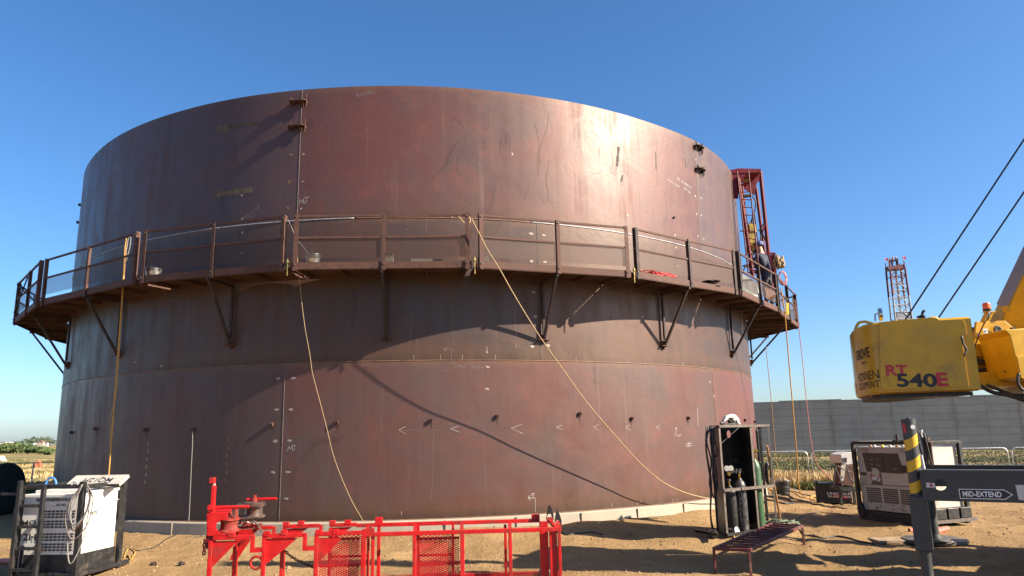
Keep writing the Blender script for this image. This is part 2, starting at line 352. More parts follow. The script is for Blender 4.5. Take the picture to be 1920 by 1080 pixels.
# ------------------------------------------------------------------ mesh helpers
class MB:
    def __init__(s, M=None): s.v = []; s.f = []; s.uv = []; s.M = M
    def _v(s, pts):
        b = len(s.v)
        for p in pts:
            p = Vector(p)
            s.v.append(s.M @ p if s.M else p)
        return b
    def face(s, idx, uv=None): s.f.append(tuple(idx)); s.uv.append(uv)
    def quad(s, a, b, c, d, uv=True):
        a, b, c, d = map(Vector, (a, b, c, d)); k = s._v((a, b, c, d))
        W = (b-a).length; Hh = (d-a).length
        s.face((k, k+1, k+2, k+3), ((0, 0), (W, 0), (W, Hh), (0, Hh)) if uv else None); return s
    def box(s, c, size, ax=None, taper=1.):
        c = Vector(c); X, Y, Z = ax if ax else (Vector((1, 0, 0)), Vector((0, 1, 0)), Vector((0, 0, 1)))
        hx, hy, hz = size[0]/2, size[1]/2, size[2]/2
        P = []
        for dz in (-1, 1):
            k = taper if dz > 0 else 1.
            for dx, dy in ((-1, -1), (1, -1), (1, 1), (-1, 1)): P.append(c + X*dx*hx*k + Y*dy*hy*k + Z*dz*hz)
        k = s._v(P)
        for q in ((3, 2, 1, 0), (4, 5, 6, 7), (0, 1, 5, 4), (1, 2, 6, 5), (2, 3, 7, 6), (3, 0, 4, 7)): s.face([k+i for i in q])
        return s
    def bar(s, p, q, w, h, up=(0, 0, 1)):        # rectangular bar from p to q; h along up, w across
        p = Vector(p); q = Vector(q); d = (q-p); L = d.length
        if L < 1e-6: return s
        d /= L; up = Vector(up)
        if abs(d.dot(up)) > .98: up = Vector((0, 1, 0)) if abs(d.y) < .9 else Vector((1, 0, 0))
        X = d.cross(up).normalized(); Y = X.cross(d).normalized()
        return s.box((p+q)/2, (w, h, L), (X, Y, d))
    def angle(s, p, q, w, out, side, t=.008):    # angle iron: one leg faces out, one runs along side
        p = Vector(p); q = Vector(q); d = (q-p).normalized(); out = Vector(out).normalized(); side = Vector(side).normalized()
        m_ = (p+q)/2; L = (q-p).length
        s.box(m_+side*(w/2), (w, t, L), (side, out, d))
        s.box(m_-out*(w/2+t/2+.001)+side*(t/2), (t, w, L), (side, out, d)); return s
    def tube(s, pts, r, n=8, caps=True):
        pts = [Vector(p) for p in pts]; rings = []
        rr = r if isinstance(r, (list, tuple)) else [r]*len(pts)
        nrm = None
        for i, p in enumerate(pts):
            d = (pts[min(i+1, len(pts)-1)] - pts[max(i-1, 0)])
            d = d.normalized() if d.length > 1e-9 else Vector((0, 0, 1))
            if nrm is None:
                a = Vector((0, 0, 1)) if abs(d.z) < .9 else Vector((1, 0, 0)); nrm = d.cross(a).normalized()
            else:
                nrm = (nrm - d*nrm.dot(d)); nrm = nrm.normalized() if nrm.length > 1e-6 else d.orthogonal().normalized()
            bn = d.cross(nrm)
            rings.append(s._v([p + (nrm*math.cos(2*math.pi*k/n) + bn*math.sin(2*math.pi*k/n))*rr[i] for k in range(n)]))
        for a, b in zip(rings[:-1], rings[1:]):
            for k in range(n): s.face((a+k, a+(k+1) % n, b+(k+1) % n, b+k))
        if caps:
            s.face([rings[0]+k for k in range(n)][::-1]); s.face([rings[-1]+k for k in range(n)])
        return s
    def cyl(s, p, q, r, n=16, r2=None): return s.tube((p, q), [r, r if r2 is None else r2], n)
    def lathe(s, o, axis, prof, n=24):            # prof: (radius, along axis)
        o = Vector(o); axis = Vector(axis).normalized(); x = axis.orthogonal().normalized(); y = axis.cross(x); rings = []
        for r, h in prof: rings.append(s._v([o+axis*h+(x*math.cos(2*math.pi*k/n)+y*math.sin(2*math.pi*k/n))*max(r, .0005) for k in range(n)]))
        for a, b in zip(rings[:-1], rings[1:]):
            for k in range(n): s.face((a+k, a+(k+1) % n, b+(k+1) % n, b+k))
        s.face([rings[0]+k for k in range(n)][::-1]); s.face([rings[-1]+k for k in range(n)]); return s
    def prism(s, poly, off):                      # polygon (3-D points) pushed by off
        off = Vector(off); n = len(poly); poly = [Vector(p) for p in poly]
        a = s._v(poly); b = s._v([p+off for p in poly])
        s.face([a+i for i in range(n)][::-1]); s.face([b+i for i in range(n)])
        for i in range(n): s.face((a+i, a+(i+1) % n, b+(i+1) % n, b+i))
        return s
    def blob(s, c, r, sub=2, rough=.3, squash=1., seed=0):
        bm = bmesh.new(); bmesh.ops.create_icosphere(bm, subdivisions=sub, radius=1)
        c = Vector(c); rr = Vector(r) if not isinstance(r, (int, float)) else Vector((r, r, r))
        k = len(s.v)
        for v in bm.verts:
            q = 1+rough*noise.noise(v.co*1.7+Vector((seed*3.1, seed*1.7, seed)))+rough*.5*noise.noise(v.co*4+Vector((seed, 5, 2)))
            p = Vector((v.co.x*rr.x*q, v.co.y*rr.y*q, v.co.z*rr.z*q*squash))+c
            s.v.append(s.M @ p if s.M else p)
        bm.verts.ensure_lookup_table()
        for f in bm.faces: s.face([k+v.index for v in f.verts])
        bm.free(); return s
    def build(s, name, mat, parent=None, smooth=False, bevel=0., auto=None):
        me = bpy.data.meshes.new(name)
        org = Vector((0, 0, 0))
        if parent is not None: org = world_loc(parent)
        elif s.v and parent is None:
            lo = Vector((min(v.x for v in s.v), min(v.y for v in s.v), min(v.z for v in s.v)))
            hi = Vector((max(v.x for v in s.v), max(v.y for v in s.v), lo.z)); org = (lo+hi)/2
        me.from_pydata([v-org for v in s.v], [], s.f)
        if any(s.uv):
            ul = me.uv_layers.new(name='UVMap'); li = 0
            for f, u in zip(s.f, s.uv):
                for j in range(len(f)):
                    ul.data[li].uv = u[j] if u else (0, 0); li += 1
        me.materials.append(MATS[mat]); me.update()
        bm = bmesh.new(); bm.from_mesh(me); bmesh.ops.recalc_face_normals(bm, faces=bm.faces) if not any(s.uv) else None
        bm.to_mesh(me); bm.free()
        if smooth:
            for p in me.polygons: p.use_smooth = True
            if auto:
                try: me.set_sharp_from_angle(angle=R_(auto))
                except Exception: pass
        o = bpy.data.objects.new(name, me); COL.objects.link(o)
        if parent is not None: o.parent = parent
        else: o.location = org
        if bevel:
            b = o.modifiers.new('bevel', 'BEVEL'); b.width = bevel; b.segments = 2; b.limit_method = 'ANGLE'; b.angle_limit = R_(40)
        return o
def world_loc(o):
    v = Vector(o.location)
    while o.parent: o = o.parent; v = v + o.location
    return v
def tag(o, label=None, cat=None, group=None, kind=None):
    if label: o['label'] = label
    if cat: o['category'] = cat
    if group: o['group'] = group
    if kind: o['kind'] = kind
    return o
def thing(name, loc, label, cat, group=None):
    o = bpy.data.objects.new(name, None); COL.objects.link(o); o.location = loc; o.empty_display_size = .2
    return tag(o, label, cat, group)
def copy_tree(o, parent=None):
    c = o.copy(); COL.objects.link(c); c.parent = parent
    for ch in list(o.children): copy_tree(ch, c)
    return c
def smooth_pts(pts, k=6):                         # Catmull-Rom
    pts = [Vector(p) for p in pts]; out = []
    P = [pts[0]*2-pts[1]]+pts+[pts[-1]*2-pts[-2]]
    for i in range(1, len(P)-2):
        for j in range(k):
            t = j/k; a, b, c, d = P[i-1], P[i], P[i+1], P[i+2]
            out.append(.5*((2*b)+(c-a)*t+(2*a-5*b+4*c-d)*t*t+(3*b-3*c+d-a)*t**3))
    out.append(pts[-1]); return out
def text_geo(txt, size, bold=0., align='CENTER', shear=0., space=1.):
    cu = bpy.data.curves.new('t', 'FONT'); cu.body = txt; cu.size = size; cu.align_x = align; cu.align_y = 'CENTER'
    cu.offset = bold*size; cu.shear = shear; cu.space_character = space; cu.resolution_u = 3
    o = bpy.data.objects.new('t', cu); COL.objects.link(o); dg = bpy.context.evaluated_depsgraph_get(); dg.update()
    me = bpy.data.meshes.new_from_object(o.evaluated_get(dg))
    vs = [v.co.copy() for v in me.vertices]; fs = [tuple(p.vertices) for p in me.polygons]
    bpy.data.objects.remove(o); bpy.data.curves.remove(cu); bpy.data.meshes.remove(me)
    return vs, fs
def text(name, txt, mat, parent, origin, X, Y, size, width=None, bold=0., shear=0., space=1., mapf=None, height=None):
    """letters lying on a surface: X reading direction, Y up"""
    vs, fs = text_geo(txt, size, bold, shear=shear, space=space)
    if not vs: return None
    x0 = min(v.x for v in vs); x1 = max(v.x for v in vs); y0 = min(v.y for v in vs); y1 = max(v.y for v in vs)
    kx = width/(x1-x0) if width else 1.; ky = height/(y1-y0) if height else 1.
    b = MB(); cx, cy = (x0+x1)/2, (y0+y1)/2
    for v in vs:
        a, c = (v.x-cx)*kx, (v.y-cy)*ky
        b.v.append(mapf(a, c) if mapf else Vector(origin)+Vector(X)*a+Vector(Y)*c)
    b.f = fs; b.uv = [None]*len(fs)
    return b.build(name, mat, parent)
def frame(o, X, Z=(0, 0, 1)):
    X = Vector(X).normalized(); Z = Vector(Z).normalized(); Y = Z.cross(X).normalized()
    M = Matrix((X, Y, Z)).transposed().to_4x4(); M.translation = Vector(o); return M

# ================================================================== GROUND
RUTS = (((-9, 11.6), (6.5, 9.3)), ((-9, 13.6), (6.5, 11.3)), ((2.2, 9), (9, 21)), ((3.9, 8.2), (11, 21)))
def ground_h(x, y):
    d = (Vector((x, y, 0))-TC).length
    h = 0.
    k = max(0., min(1., (45-y)/15))*max(0., min(1., (y-2)/3))
    h += .07*noise.noise(Vector((x*.35, y*.5, 0)))*k + .055*noise.noise(Vector((x*.9, y*1.5, 3)))*k + .026*noise.noise(Vector((x*2.6, y*3.4, 7)))*k + .012*abs(noise.noise(Vector((x*6, y*6.5, 9))))*k
    if 7 < y < 22 and -10 < x < 12:
        for (ax, ay), (bx, by) in RUTS:
            L = math.hypot(bx-ax, by-ay); q = ((x-ax)*(by-ay)-(y-ay)*(bx-ax))/L+.25*math.sin(x*.5+ay); al = ((x-ax)*(bx-ax)+(y-ay)*(by-ay))/L
            g_ = math.exp(-(q/.13)**2); h += -.030*g_*(.55+.45*math.sin(al*26+q*14))+.018*math.exp(-((abs(q)-.24)/.07)**2)
    h += .14*math.exp(-(((x-4.3)/1.7)**2+((y-14.2)/1.1)**2))
    if 11.0 < d < 15: h += (.20 if x < 2 else .20)*math.exp(-((d-11.1)/1.0)**2)
    return h
def axis_vals(lo, hi, step, far, g=1.22):
    v = [lo+i*step for i in range(int((hi-lo)/step)+1)]
    s = step; a = v[-1]
    while a < far: s *= g; a += s; v.append(a)
    s = step; a = v[0]; pre = []
    while a > -far: s *= g; a -= s; pre.append(a)
    return pre[::-1]+v
xs = axis_vals(-12., 15., .11, 5000); ys = axis_vals(6., 24., .11, 5000)
gb = MB()
for y in ys:
    for x in xs: gb.v.append(Vector((x, y, ground_h(x, y) if abs(x) < 60 and abs(y) < 60 else 0.)))
NX = len(xs)
for j in range(len(ys)-1):
    for i in range(NX-1): gb.f.append((j*NX+i, j*NX+i+1, (j+1)*NX+i+1, (j+1)*NX+i))
gb.uv = [None]*len(gb.f)
g_ = gb.build('ground', 'ground', smooth=True); tag(g_, kind='structure')
# stones and clods trodden into the dirt
sb = MB()
rs = random.Random(3)
for i in range(3400):
    y = 9.2+rs.random()**1.3*12; x = rs.uniform(-.75, .80)*y
    d = (Vector((x, y, 0))-TC).length
    if d < 11.15: continue
    r = rs.choice((.006, .008, .010, .012, .015, .020)) * rs.uniform(.7, 1.3) * (1.7 if rs.random() < .04 else 1)
    z = ground_h(x, y)
    c = Vector((x, y, z+r*.25)); k = len(sb.v); n = 6
    for j in range(n):
        a = 2*math.pi*j/n+rs.random()*.5; q = r*rs.uniform(.7, 1.25); sb.v.append(c+Vector((math.cos(a)*q, math.sin(a)*q, -.3*r)))
    for j in range(3):
        a = 2*math.pi*j/3+rs.random(); q = r*.55; sb.v.append(c+Vector((math.cos(a)*q, math.sin(a)*q, r*rs.uniform(.5, .95))))
    for j in range(n):
        t0, t1 = k+6+(j*3//6), k+6+((j+1) % 6*3//6)
        sb.f.append((k+j, k+(j+1) % n, t0)); sb.uv.append(None)
        if t0 != t1: sb.f.append((k+(j+1) % n, t1, t0)); sb.uv.append(None)
    sb.f.append((k+6, k+7, k+8)); sb.uv.append(None)
for i in range(260):
    y = 9.5+rs.random()**1.2*12; x = rs.uniform(-.7, .78)*y
    if (Vector((x, y, 0))-TC).length < 11.2: continue
    a_ = rs.random()*math.pi; L_ = rs.uniform(.03, .11); z = ground_h(x, y)+.006; dx, dy = math.cos(a_)*L_, math.sin(a_)*L_
    sb.tube([Vector((x-dx, y-dy, z)), Vector((x+dx*.2, y+dy*.2+.01, z+.006)), Vector((x+dx, y+dy, z))], .0035, 4)
tag(sb.build('gravel', 'stone'), 'loose stones and clods of dirt scattered over the bare tan ground', 'gravel', kind='stuff')

# ================================================================== FOUNDATION
fb = MB()
prof = [(11.13, -.05), (11.10, Z0-.02), (11.08, Z0), (10.6, Z0+.001)]
N = 240
rings = []
for r, z in prof: rings.append(fb._v([TC+Vector((math.sin(2*math.pi*k/N)*r, -math.cos(2*math.pi*k/N)*r, z)) for k in range(N)]))
for a, b in zip(rings[:-1], rings[1:]):
    for k in range(N): fb.face((a+k, a+(k+1) % N, b+(k+1) % N, b+k), ((k*.29, 0), (k*.29+.29, 0), (k*.29+.29, .4), (k*.29, .4)))
found = thing('foundation', TC+Vector((0, 0, -.05)), 'low pale concrete ring foundation under the round steel tank', 'foundation')
fb.build('ring_wall', 'concrete', found)
for i in range(-7, 8):                             # form joints
    a = i*7.3+2
    o, s = dirs(a); p = TC+o*11.118
    MB().box(p+Vector((0, 0, .2)), (.008, .028, .40), (s, o, Vector((0, 0, 1)))).build('form_joint', 'form_gap', found)

# ================================================================== TANK
tank = thing('storage_tank', TC+Vector((0, 0, Z0)), 'huge round open steel tank of reddish brown plates under construction', 'tank')
def course(name, mat, za, zb, n=360, m_=10):
    b = MB(); th = .010
    for k in range(n+1):
        a = -180+360*k/n
        for j in range(m_+1):
            z = za+(zb-za)*j/m_; b.v.append(TP(a, z)); 
    st = m_+1
    for k in range(n):
        for j in range(m_):
            i = k*st+j; u0 = R_(-180+360*k/n)*TR; u1 = R_(-180+360*(k+1)/n)*TR; v0 = za+(zb-za)*j/m_; v1 = za+(zb-za)*(j+1)/m_
            b.face((i, i+st, i+st+1, i+1), ((u0, v0), (u1, v0), (u1, v1), (u0, v1)))
    # inner face and lip
    off = len(b.v)
    for k in range(n+1):
        a = -180+360*k/n
        for j in (0, m_): b.v.append(TP(a, za+(zb-za)*j/m_, -th))
    for k in range(n):
        i = off+k*2; u0 = R_(-180+360*k/n)*TR; u1 = R_(-180+360*(k+1)/n)*TR
        b.face((i, i+1, i+3, i+2), ((u0, za), (u0, zb), (u1, zb), (u1, za)))
        o0 = k*st+m_; b.face((o0, o0+st, i+3, i+1), ((u0, zb), (u1, zb), (u1, zb), (u0, zb)))
    return b.build(name, mat, tank, smooth=True, auto=50)
course('shell_course', 'plate_low', Z0+.012, Z1)
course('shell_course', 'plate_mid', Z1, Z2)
top_course = course('shell_course', 'plate_top', Z2, Z3)
top_course['label'] = 'newest uppermost shell ring, redder than the two below'
# bottom chime plate
b = MB()
for k in range(180):
    a0, a1 = -180+2*k, -178+2*k
    b.quad(TP(a0, Z0+.012, .07), TP(a1, Z0+.012, .07), TP(a1, Z0+.012, -.02), TP(a0, Z0+.012, -.02))
    b.quad(TP(a0, Z0+.002, .07), TP(a1, Z0+.002, .07), TP(a1, Z0+.012, .07), TP(a0, Z0+.012, .07))
b.build('chime_plate', 'weld_rust', tank)
# girth weld beads
def girth(z, r, mat, a0, a1, step=.5, wob=.0015, seed=0):
    n = int((a1-a0)/step); pts = []
    for k in range(n+1):
        a = a0+(a1-a0)*k/n
        pts.append(TP(a, z+.004*noise.noise(Vector((a*.4, seed, 0))), .001))
    MB().tube(pts, [r*(1+.25*noise.noise(Vector((k*.7, seed, 5)))) for k in range(n+1)], 6).build('weld_seam', mat, tank, smooth=True)
girth(Z1, .0105, 'weld_rust', -100, 100, seed=1)
girth(Z2, .014, 'weld_grey', -100, -8, seed=2)
girth(Z2, .013, 'weld_rust', -8, 12, seed=3)
girth(Z2, .014, 'weld_grey', 12, 100, seed=4)
# vertical weld beads: angle, z range, material
def vseam(a, za, zb, mat='weld_bead', r=.006):
    pts = [TP(a+.015*noise.noise(Vector((a, z_*6, 0))), z_, .0005) for z_ in [za+(zb-za)*k/40 for k in range(41)]]
    MB().tube(pts, [r*(1+.3*noise.noise(Vector((k*.9, a, 0)))) for k in range(41)], 6).build('weld_seam', mat, tank, smooth=True)
A_T1 = hit(561, 300)[0]; A_T2 = hit(1308, 400)[0]; A_L1 = hit(530, 800)[0]; A_L2 = hit(1340, 760)[0]; A_M1 = hit(1012, 620)[0]
vseam(A_T1, Z2, Z3); vseam(A_T2, Z2, Z3)
vseam(A_L1, Z0+.02, Z1); vseam(A_L2, Z0+.02, Z1, 'weld_rust', .007)
vseam(A_M1, Z1, Z2, 'weld_bead', .007)
def scar(a, z, w=.06, h=.03, mat='weld_scar', seed=0):
    b = MB(); k = len(b.v); n = 11; rr = random.Random(int(a*100+z*1000)+seed)
    pts = [TP(a, z, .004)]
    for j in range(n):
        t = 2*math.pi*j/n; q = rr.uniform(.55, 1.15)
        pts.append(TP(a+math.degrees(math.cos(t)*w*q/TR), z+math.sin(t)*h*q, .003))
    b._v(pts)
    for j in range(n): b.face((0, 1+j, 1+(j+1) % n))
    return b.build('weld_scar', mat, tank)
def scars_px(lst, w=.06, h=.03, mat='weld_scar'):
    for i, (x, y) in enumerate(lst):
        a, z = hit(x, y); scar(a, z, w, h, mat, i)
scars_px([(521.5, 710), (549, 709), (519, 768), (545.5, 768), (515, 827), (543, 826), (512, 886), (540, 885), (537, 935)])
scars_px([(914, 688), (914, 729.5)], .05, .028)
scars_px([(996, 438), (1020, 441), (997, 490), (1022, 491), (1000, 548), (1004, 594), (1028, 594), (998, 650), (1028, 648)], .05, .03)
scars_px([(545, 290), (541, 341), (539, 390)], .05, .045, 'weld_rust')
scars_px([(569, 289), (567, 340), (564, 391)], .035, .02)
scars_px([(453, 366), (454, 410), (454, 436), (453, 475), (254, 679), (302, 687), (1301, 300), (1302, 368), (1313, 372), (1305, 402), (1314, 404), (1309, 443), (1319, 448), (1266, 441), (1268, 464), (1271, 498), (1331, 716), (1339, 743), (1177, 404), (1288, 560), (1205, 593)], .032, .03)
scars_px([(960.5, 289)], .035, .035)
def streaks_px(lst, mat):
    for x, y, L in lst:
        a, z = hit(x, y)
        for j in range(6):
            scar(a+.06*math.sin(j*2.1), z-L*j/5, .022, .05, mat, j)
streaks_px([(278, 832, .8)], 'weld_scar'); streaks_px([(427, 825, .8)], 'weld_rust')
# chalk writing on the plates
def stroke(px, r=.0055, mat='chalk'):
    pts = []
    q = [hit(x, y) for x, y in px]
    for (a0, z0), (a1, z1) in zip(q[:-1], q[1:]):
        for k in range(4): t = k/4; pts.append((a0+(a1-a0)*t, z0+(z1-z0)*t))
    pts.append(q[-1])
    b = MB(); P = [TP(a, z, .0025) for a, z in pts]
    for i in range(len(P)-1):
        d = (P[i+1]-P[i]); 
        if d.length < 1e-5: continue
        o, s = dirs(pts[i][0]); nn = d.normalized().cross(o)*r*(.65+.6*abs(noise.noise(P[i]*9)))
        b.quad(P[i]-nn, P[i+1]-nn, P[i+1]+nn, P[i]+nn, uv=False)
    return b
def chalk(name, strokes, r=.0055, mat='chalk'):
    b = MB()
    for s_ in strokes:
        q = stroke(s_, r); k = len(b.v); b.v += q.v; b.f += [tuple(i+k for i in f) for f in q.f]; b.uv += q.uv
    o = b.build(name, mat, tank); return o
# temporary holding clips: small open channels standing off the shell
def clip(a, z, L=.055):
    o, s = dirs(a); p = TP(a, z); Z = Vector((0, 0, 1)); b = MB()
    b.box(p+o*(L/2)+s*.022, (.008, L, .075), (s, o, Z)); b.box(p+o*(L/2)-s*.022, (.008, L, .075), (s, o, Z))
    b.box(p+o*(L-.004)+Z*.034, (.052, .008, .008), (s, o, Z)); b.box(p+o*(L-.004)-Z*.034, (.052, .008, .008), (s, o, Z))
    b.build('shell_clip', 'rust', tank)
for x, y in ((510.5, 795.5), (632.8, 791.5), (808, 788.5), (931.5, 781), (1086.5, 776), (1184, 785), (1290, 784), (136, 811), (181, 804), (274, 806), (363, 806), (1395, 788), (1413, 791)):
    a, z = hit(x, y); clip(a, z)
    for dx_, L_ in ((-.9, 5), (.6, 9), (1.6, 4)): chalk('rust_run', [[(x+dx_, y+4), (x+dx_*1.2, y+4+L_*1.6)]], .005, 'rust_run')
def stub(x, y, r=.03, L=.05):
    a, z = hit(x, y); o, s = dirs(a); p = TP(a, z); MB().lathe(p, o, [(r, 0), (r, L*.6), (r*.6, L*.65), (r*.6, L)], 10).build('lifting_stub', 'rust_dark', tank)
stub(1263, 408)
# fit-up clamps holding the open vertical joint of the top ring
def clamp(x, y, mat='rust', seed=0):
    a, z = hit(x, y); o, s = dirs(a); Z = Vector((0, 0, 1)); p = TP(a, z)
    rr = random.Random(seed); c = MB()
    c.prism([p-s*.20+o*.0+Z*.012, p+s*.20+o*.0+Z*.012, p+s*.20+o*.10+Z*.012, p+s*.14+o*.15+Z*.012, p-s*.14+o*.15+Z*.012, p-s*.20+o*.10+Z*.012], Z*.014)
    root = c.build('fit_up_clamp', mat, tank)
    def bit(bm_, nm): ob = bm_.build(nm, mat, tank); ob.parent = root; ob.location = (0, 0, 0)
    for dx, L0, L1 in ((-.185, .12, .10), (-.13, .10, .05), (.12, .12, .16), (.185, .16, .12)):
        k = rr.uniform(.85, 1.15)
        bm_ = MB().bar(p+s*dx+o*.055-Z*L1*k, p+s*(dx+rr.uniform(-.012, .012))+o*.07+Z*L0*k, .018, .022, o)
        bm_.box(p+s*dx+o*.03+Z*.0, (.03, .05, .05), (s, o, Z))
        w_ = bm_.build('clamp_wedge', mat, tank)
    for dx in (-.08, .08):
        MB().cyl(p+s*dx+o*.10-Z*.03, p+s*dx+o*.10+Z*.05, .014, 8).build('clamp_bolt', mat, tank)
for i, (x, y) in enumerate(((561, 193.5), (558, 240), (1303, 279), (1307, 321))): clamp(x, y, 'rust' if i < 2 else 'rust_dark', i)
def edge_dog(x, y):
    a, z = hit(x, y); a = -65.2; o, s = dirs(a); p = TP(a, z); MB().box(p+o*.03, (.05, .07, .07), (s, o, Vector((0, 0, 1)))).build('fit_up_clamp', 'rust_dark', tank)
edge_dog(158, 362); edge_dog(153, 399)

chalk('chalk_lettering', [[(560.5, 383), (562, 374), (566, 380), (569, 373), (570, 382)], [(570, 371), (580, 369)], [(574.5, 371), (574, 379), (571, 381)]], .006)
chalk('chalk_lettering', [[(539, 846), (541, 837), (545, 843), (547, 836), (549, 845)], [(547, 835), (554, 835.5)], [(552, 836), (552, 844), (549, 845)]], .006)
for px in ([(613.5, 810), (622, 806)], [(613.5, 810), (631.5, 818)]): pass
chalk('chalk_arrow', [[(631, 805), (616, 809), (631.5, 818)]], .005, 'chalk_faint')
for tip, dx, dy in (((748, 806), 12, 6), ((844.5, 804), 16, 5), ((958.5, 803), 20, 8), ((1043.5, 801), 10, 4), ((1113, 801), 9, 5), ((1173, 801), 8, 4.5), ((1231, 801), 6.5, 4), ((1333, 801), 5, 4)):
    chalk('chalk_arrow', [[(tip[0]+dx, tip[1]-dy), tip, (tip[0]+dx*1.1, tip[1]+dy*1.3)]], .0042)
chalk('chalk_line', [[(813, 805), (812, 830), (811.5, 870), (811, 900), (808, 937)]], .004, 'chalk_faint')
chalk('chalk_line', [[(755, 807), (825, 807)]], .003, 'chalk_faint')
chalk('chalk_arrow', [[(846, 685), (846, 654), (832, 655.5), (838, 651)], [(832, 655.5), (838, 659)], [(830, 695), (846, 694)]], .005, 'chalk_faint')
# "Door Sheet"
D = [[(852, 690), (853, 680)], [(851, 680), (856, 681), (859, 685), (857, 689), (851, 690)], [(861, 687), (863, 685), (865, 687), (863, 689.5), (861, 687)], [(866.5, 687), (868.5, 685), (870, 687), (868.5, 690), (866.5, 687)], [(872, 690), (872, 685), (874.5, 685)],
     [(884, 681), (880, 682), (880, 684.5), (883.5, 686), (883, 689.5), (879, 690)], [(886, 690.5), (887, 681)], [(886.5, 687), (889, 686), (889.5, 691)], [(891.5, 688.5), (894.5, 688), (893, 686), (891.5, 689), (893, 692), (895, 691)], [(897, 690), (900, 689.5), (898.5, 687.5), (897, 690.5), (899, 693.5), (900.5, 692.5)], [(904, 698), (904.5, 686)], [(902, 689), (906.5, 689)]]
chalk('chalk_lettering', D, .0045, 'chalk_faint')
chalk('chalk_line', [[(913, 650), (913, 660)], [(911, 659), (913, 662), (915, 660)]], .006)
chalk('chalk_arrow', [[(990, 933), (1003.5, 934), (1003.5, 960)], [(990, 933), (994.5, 928)], [(990, 933), (994.5, 938)]], .005)
chalk('chalk_lettering', [[(1002, 926.5), (998, 926.5), (997, 929), (1001, 930), (1000, 933)], [(996, 926), (999, 925), (1003, 925.5)]], .005)
chalk('chalk_arrow', [[(1268, 813), (1268, 801), (1266, 805)], [(1268, 801), (1270, 805)]], .006)
chalk('chalk_lettering', [[(1266, 812), (1266, 818)], [(1268.5, 815), (1270, 818)], [(1272, 814), (1271.5, 818), (1274, 818), (1274, 814)], [(1276, 813), (1276, 818)]], .006)
chalk('chalk_line', [[(1308, 765), (1309, 798)]], .007, 'chalk')
chalk('chalk_lettering', [[(1287, 832), (1297, 831)], [(1286, 836), (1298, 835)], [(1291, 829), (1290, 839)], [(1294, 828), (1293, 839)]], .005)
for x in (776, 826, 867, 929, 1080, 1176, 1281): chalk('chalk_line', [[(x, hit(x, 600)[0] and (674 if x < 1000 else 676+(x-1000)*.042)), (x-.3, (674 if x < 1000 else 676+(x-1000)*.042)-9)]], .004)
for x, y in ((753, 966), (1147, 950), (1195, 947), (1202, 944), (1262, 942), (1270, 940)): chalk('chalk_line', [[(x, y), (x, y-7)]], .004)
chalk('chalk_line', [[(799, 412), (799, 432)]], .005, 'chalk_faint'); chalk('chalk_line', [[(1010, 425), (1011, 470), (1012, 520)]], .006, 'chalk_faint')
chalk('chalk_line', [[(1015, 600), (1016, 640), (1016, 672)]], .006, 'chalk_faint')
chalk('chalk_line', [[(866, 430+0), (866, 431)], [(760, 430), (764, 431), (766, 429)]], .005, 'chalk_faint')
# heat numbers written by the mill, upside down as the plate was stood up
def wall_text(txt, x, y, h, w, rot, mat='chalk_faint', bold=0.0):
    a0, z0 = hit(x, y); c, s_ = math.cos(R_(rot)), math.sin(R_(rot))
    return text('chalk_lettering', txt, mat, tank, None, None, None, .1, width=w, height=h, bold=bold,
                mapf=lambda u, v: TP(a0+math.degrees((u*c-v*s_)/TR), z0+(u*s_+v*c), .003))
wall_text('HT#B1CG12R', 685, 175, .10, .42, 190, 'chalk_faint')
wall_text('MT0B1CG28', 470, 400, .09, .52, 37, 'chalk_faint'); wall_text('#373', 474, 406, .06, .18, 37, 'chalk_faint')
wall_text('108 273 300', 1278, 341, .075, .46, 168, 'chalk')
wall_text('JEN1 8021', 1262, 343, .07, .50, 168, 'chalk')
wall_text('475 706L', 1287, 357, .06, .34, 168, 'chalk')
wall_text('18 75', 1291, 350, .05, .2, 168, 'chalk')
wall_text('62173', 1325, 357, .06, .25, 165, 'chalk_faint'); wall_text('48 2013', 1327, 364, .06, .3, 165, 'chalk_faint'); wall_text('5500 8716 DG', 1337, 375, .06, .55, 163, 'chalk_faint')
wall_text('DG', 1346, 379, .06, .13, 163, 'chalk')
wall_text('JH', 969, 650, .06, .12, 0, 'chalk_faint')
# old label patches rubbed off the plate
def patch(x0, y0, x1, y1, mat):
    b = MB(); n = 10
    for i in range(n):
        t0, t1 = i/n, (i+1)/n; q = []
        for t, y in ((t0, y1), (t1, y1), (t1, y0), (t0, y0)):
            x = x0+(x1-x0)*t; a, z = hit(x, y - 10*t*(abs(x1-x0)/75)); q.append(TP(a, z+.008*noise.noise(Vector((x*.3, y, 0))), .0025))
        b.quad(*q, uv=False)
    b.build('label_patch', mat, tank)
simple('old_label', (.10, .075, .048), .8, var=.5, scale=9); simple('old_label_dark', (.06, .045, .033), .8, var=.4, scale=9)
patch(401, 359, 474, 371, 'old_label'); patch(407, 237, 427, 250, 'old_label'); patch(428, 233, 482, 240, 'old_label_dark')
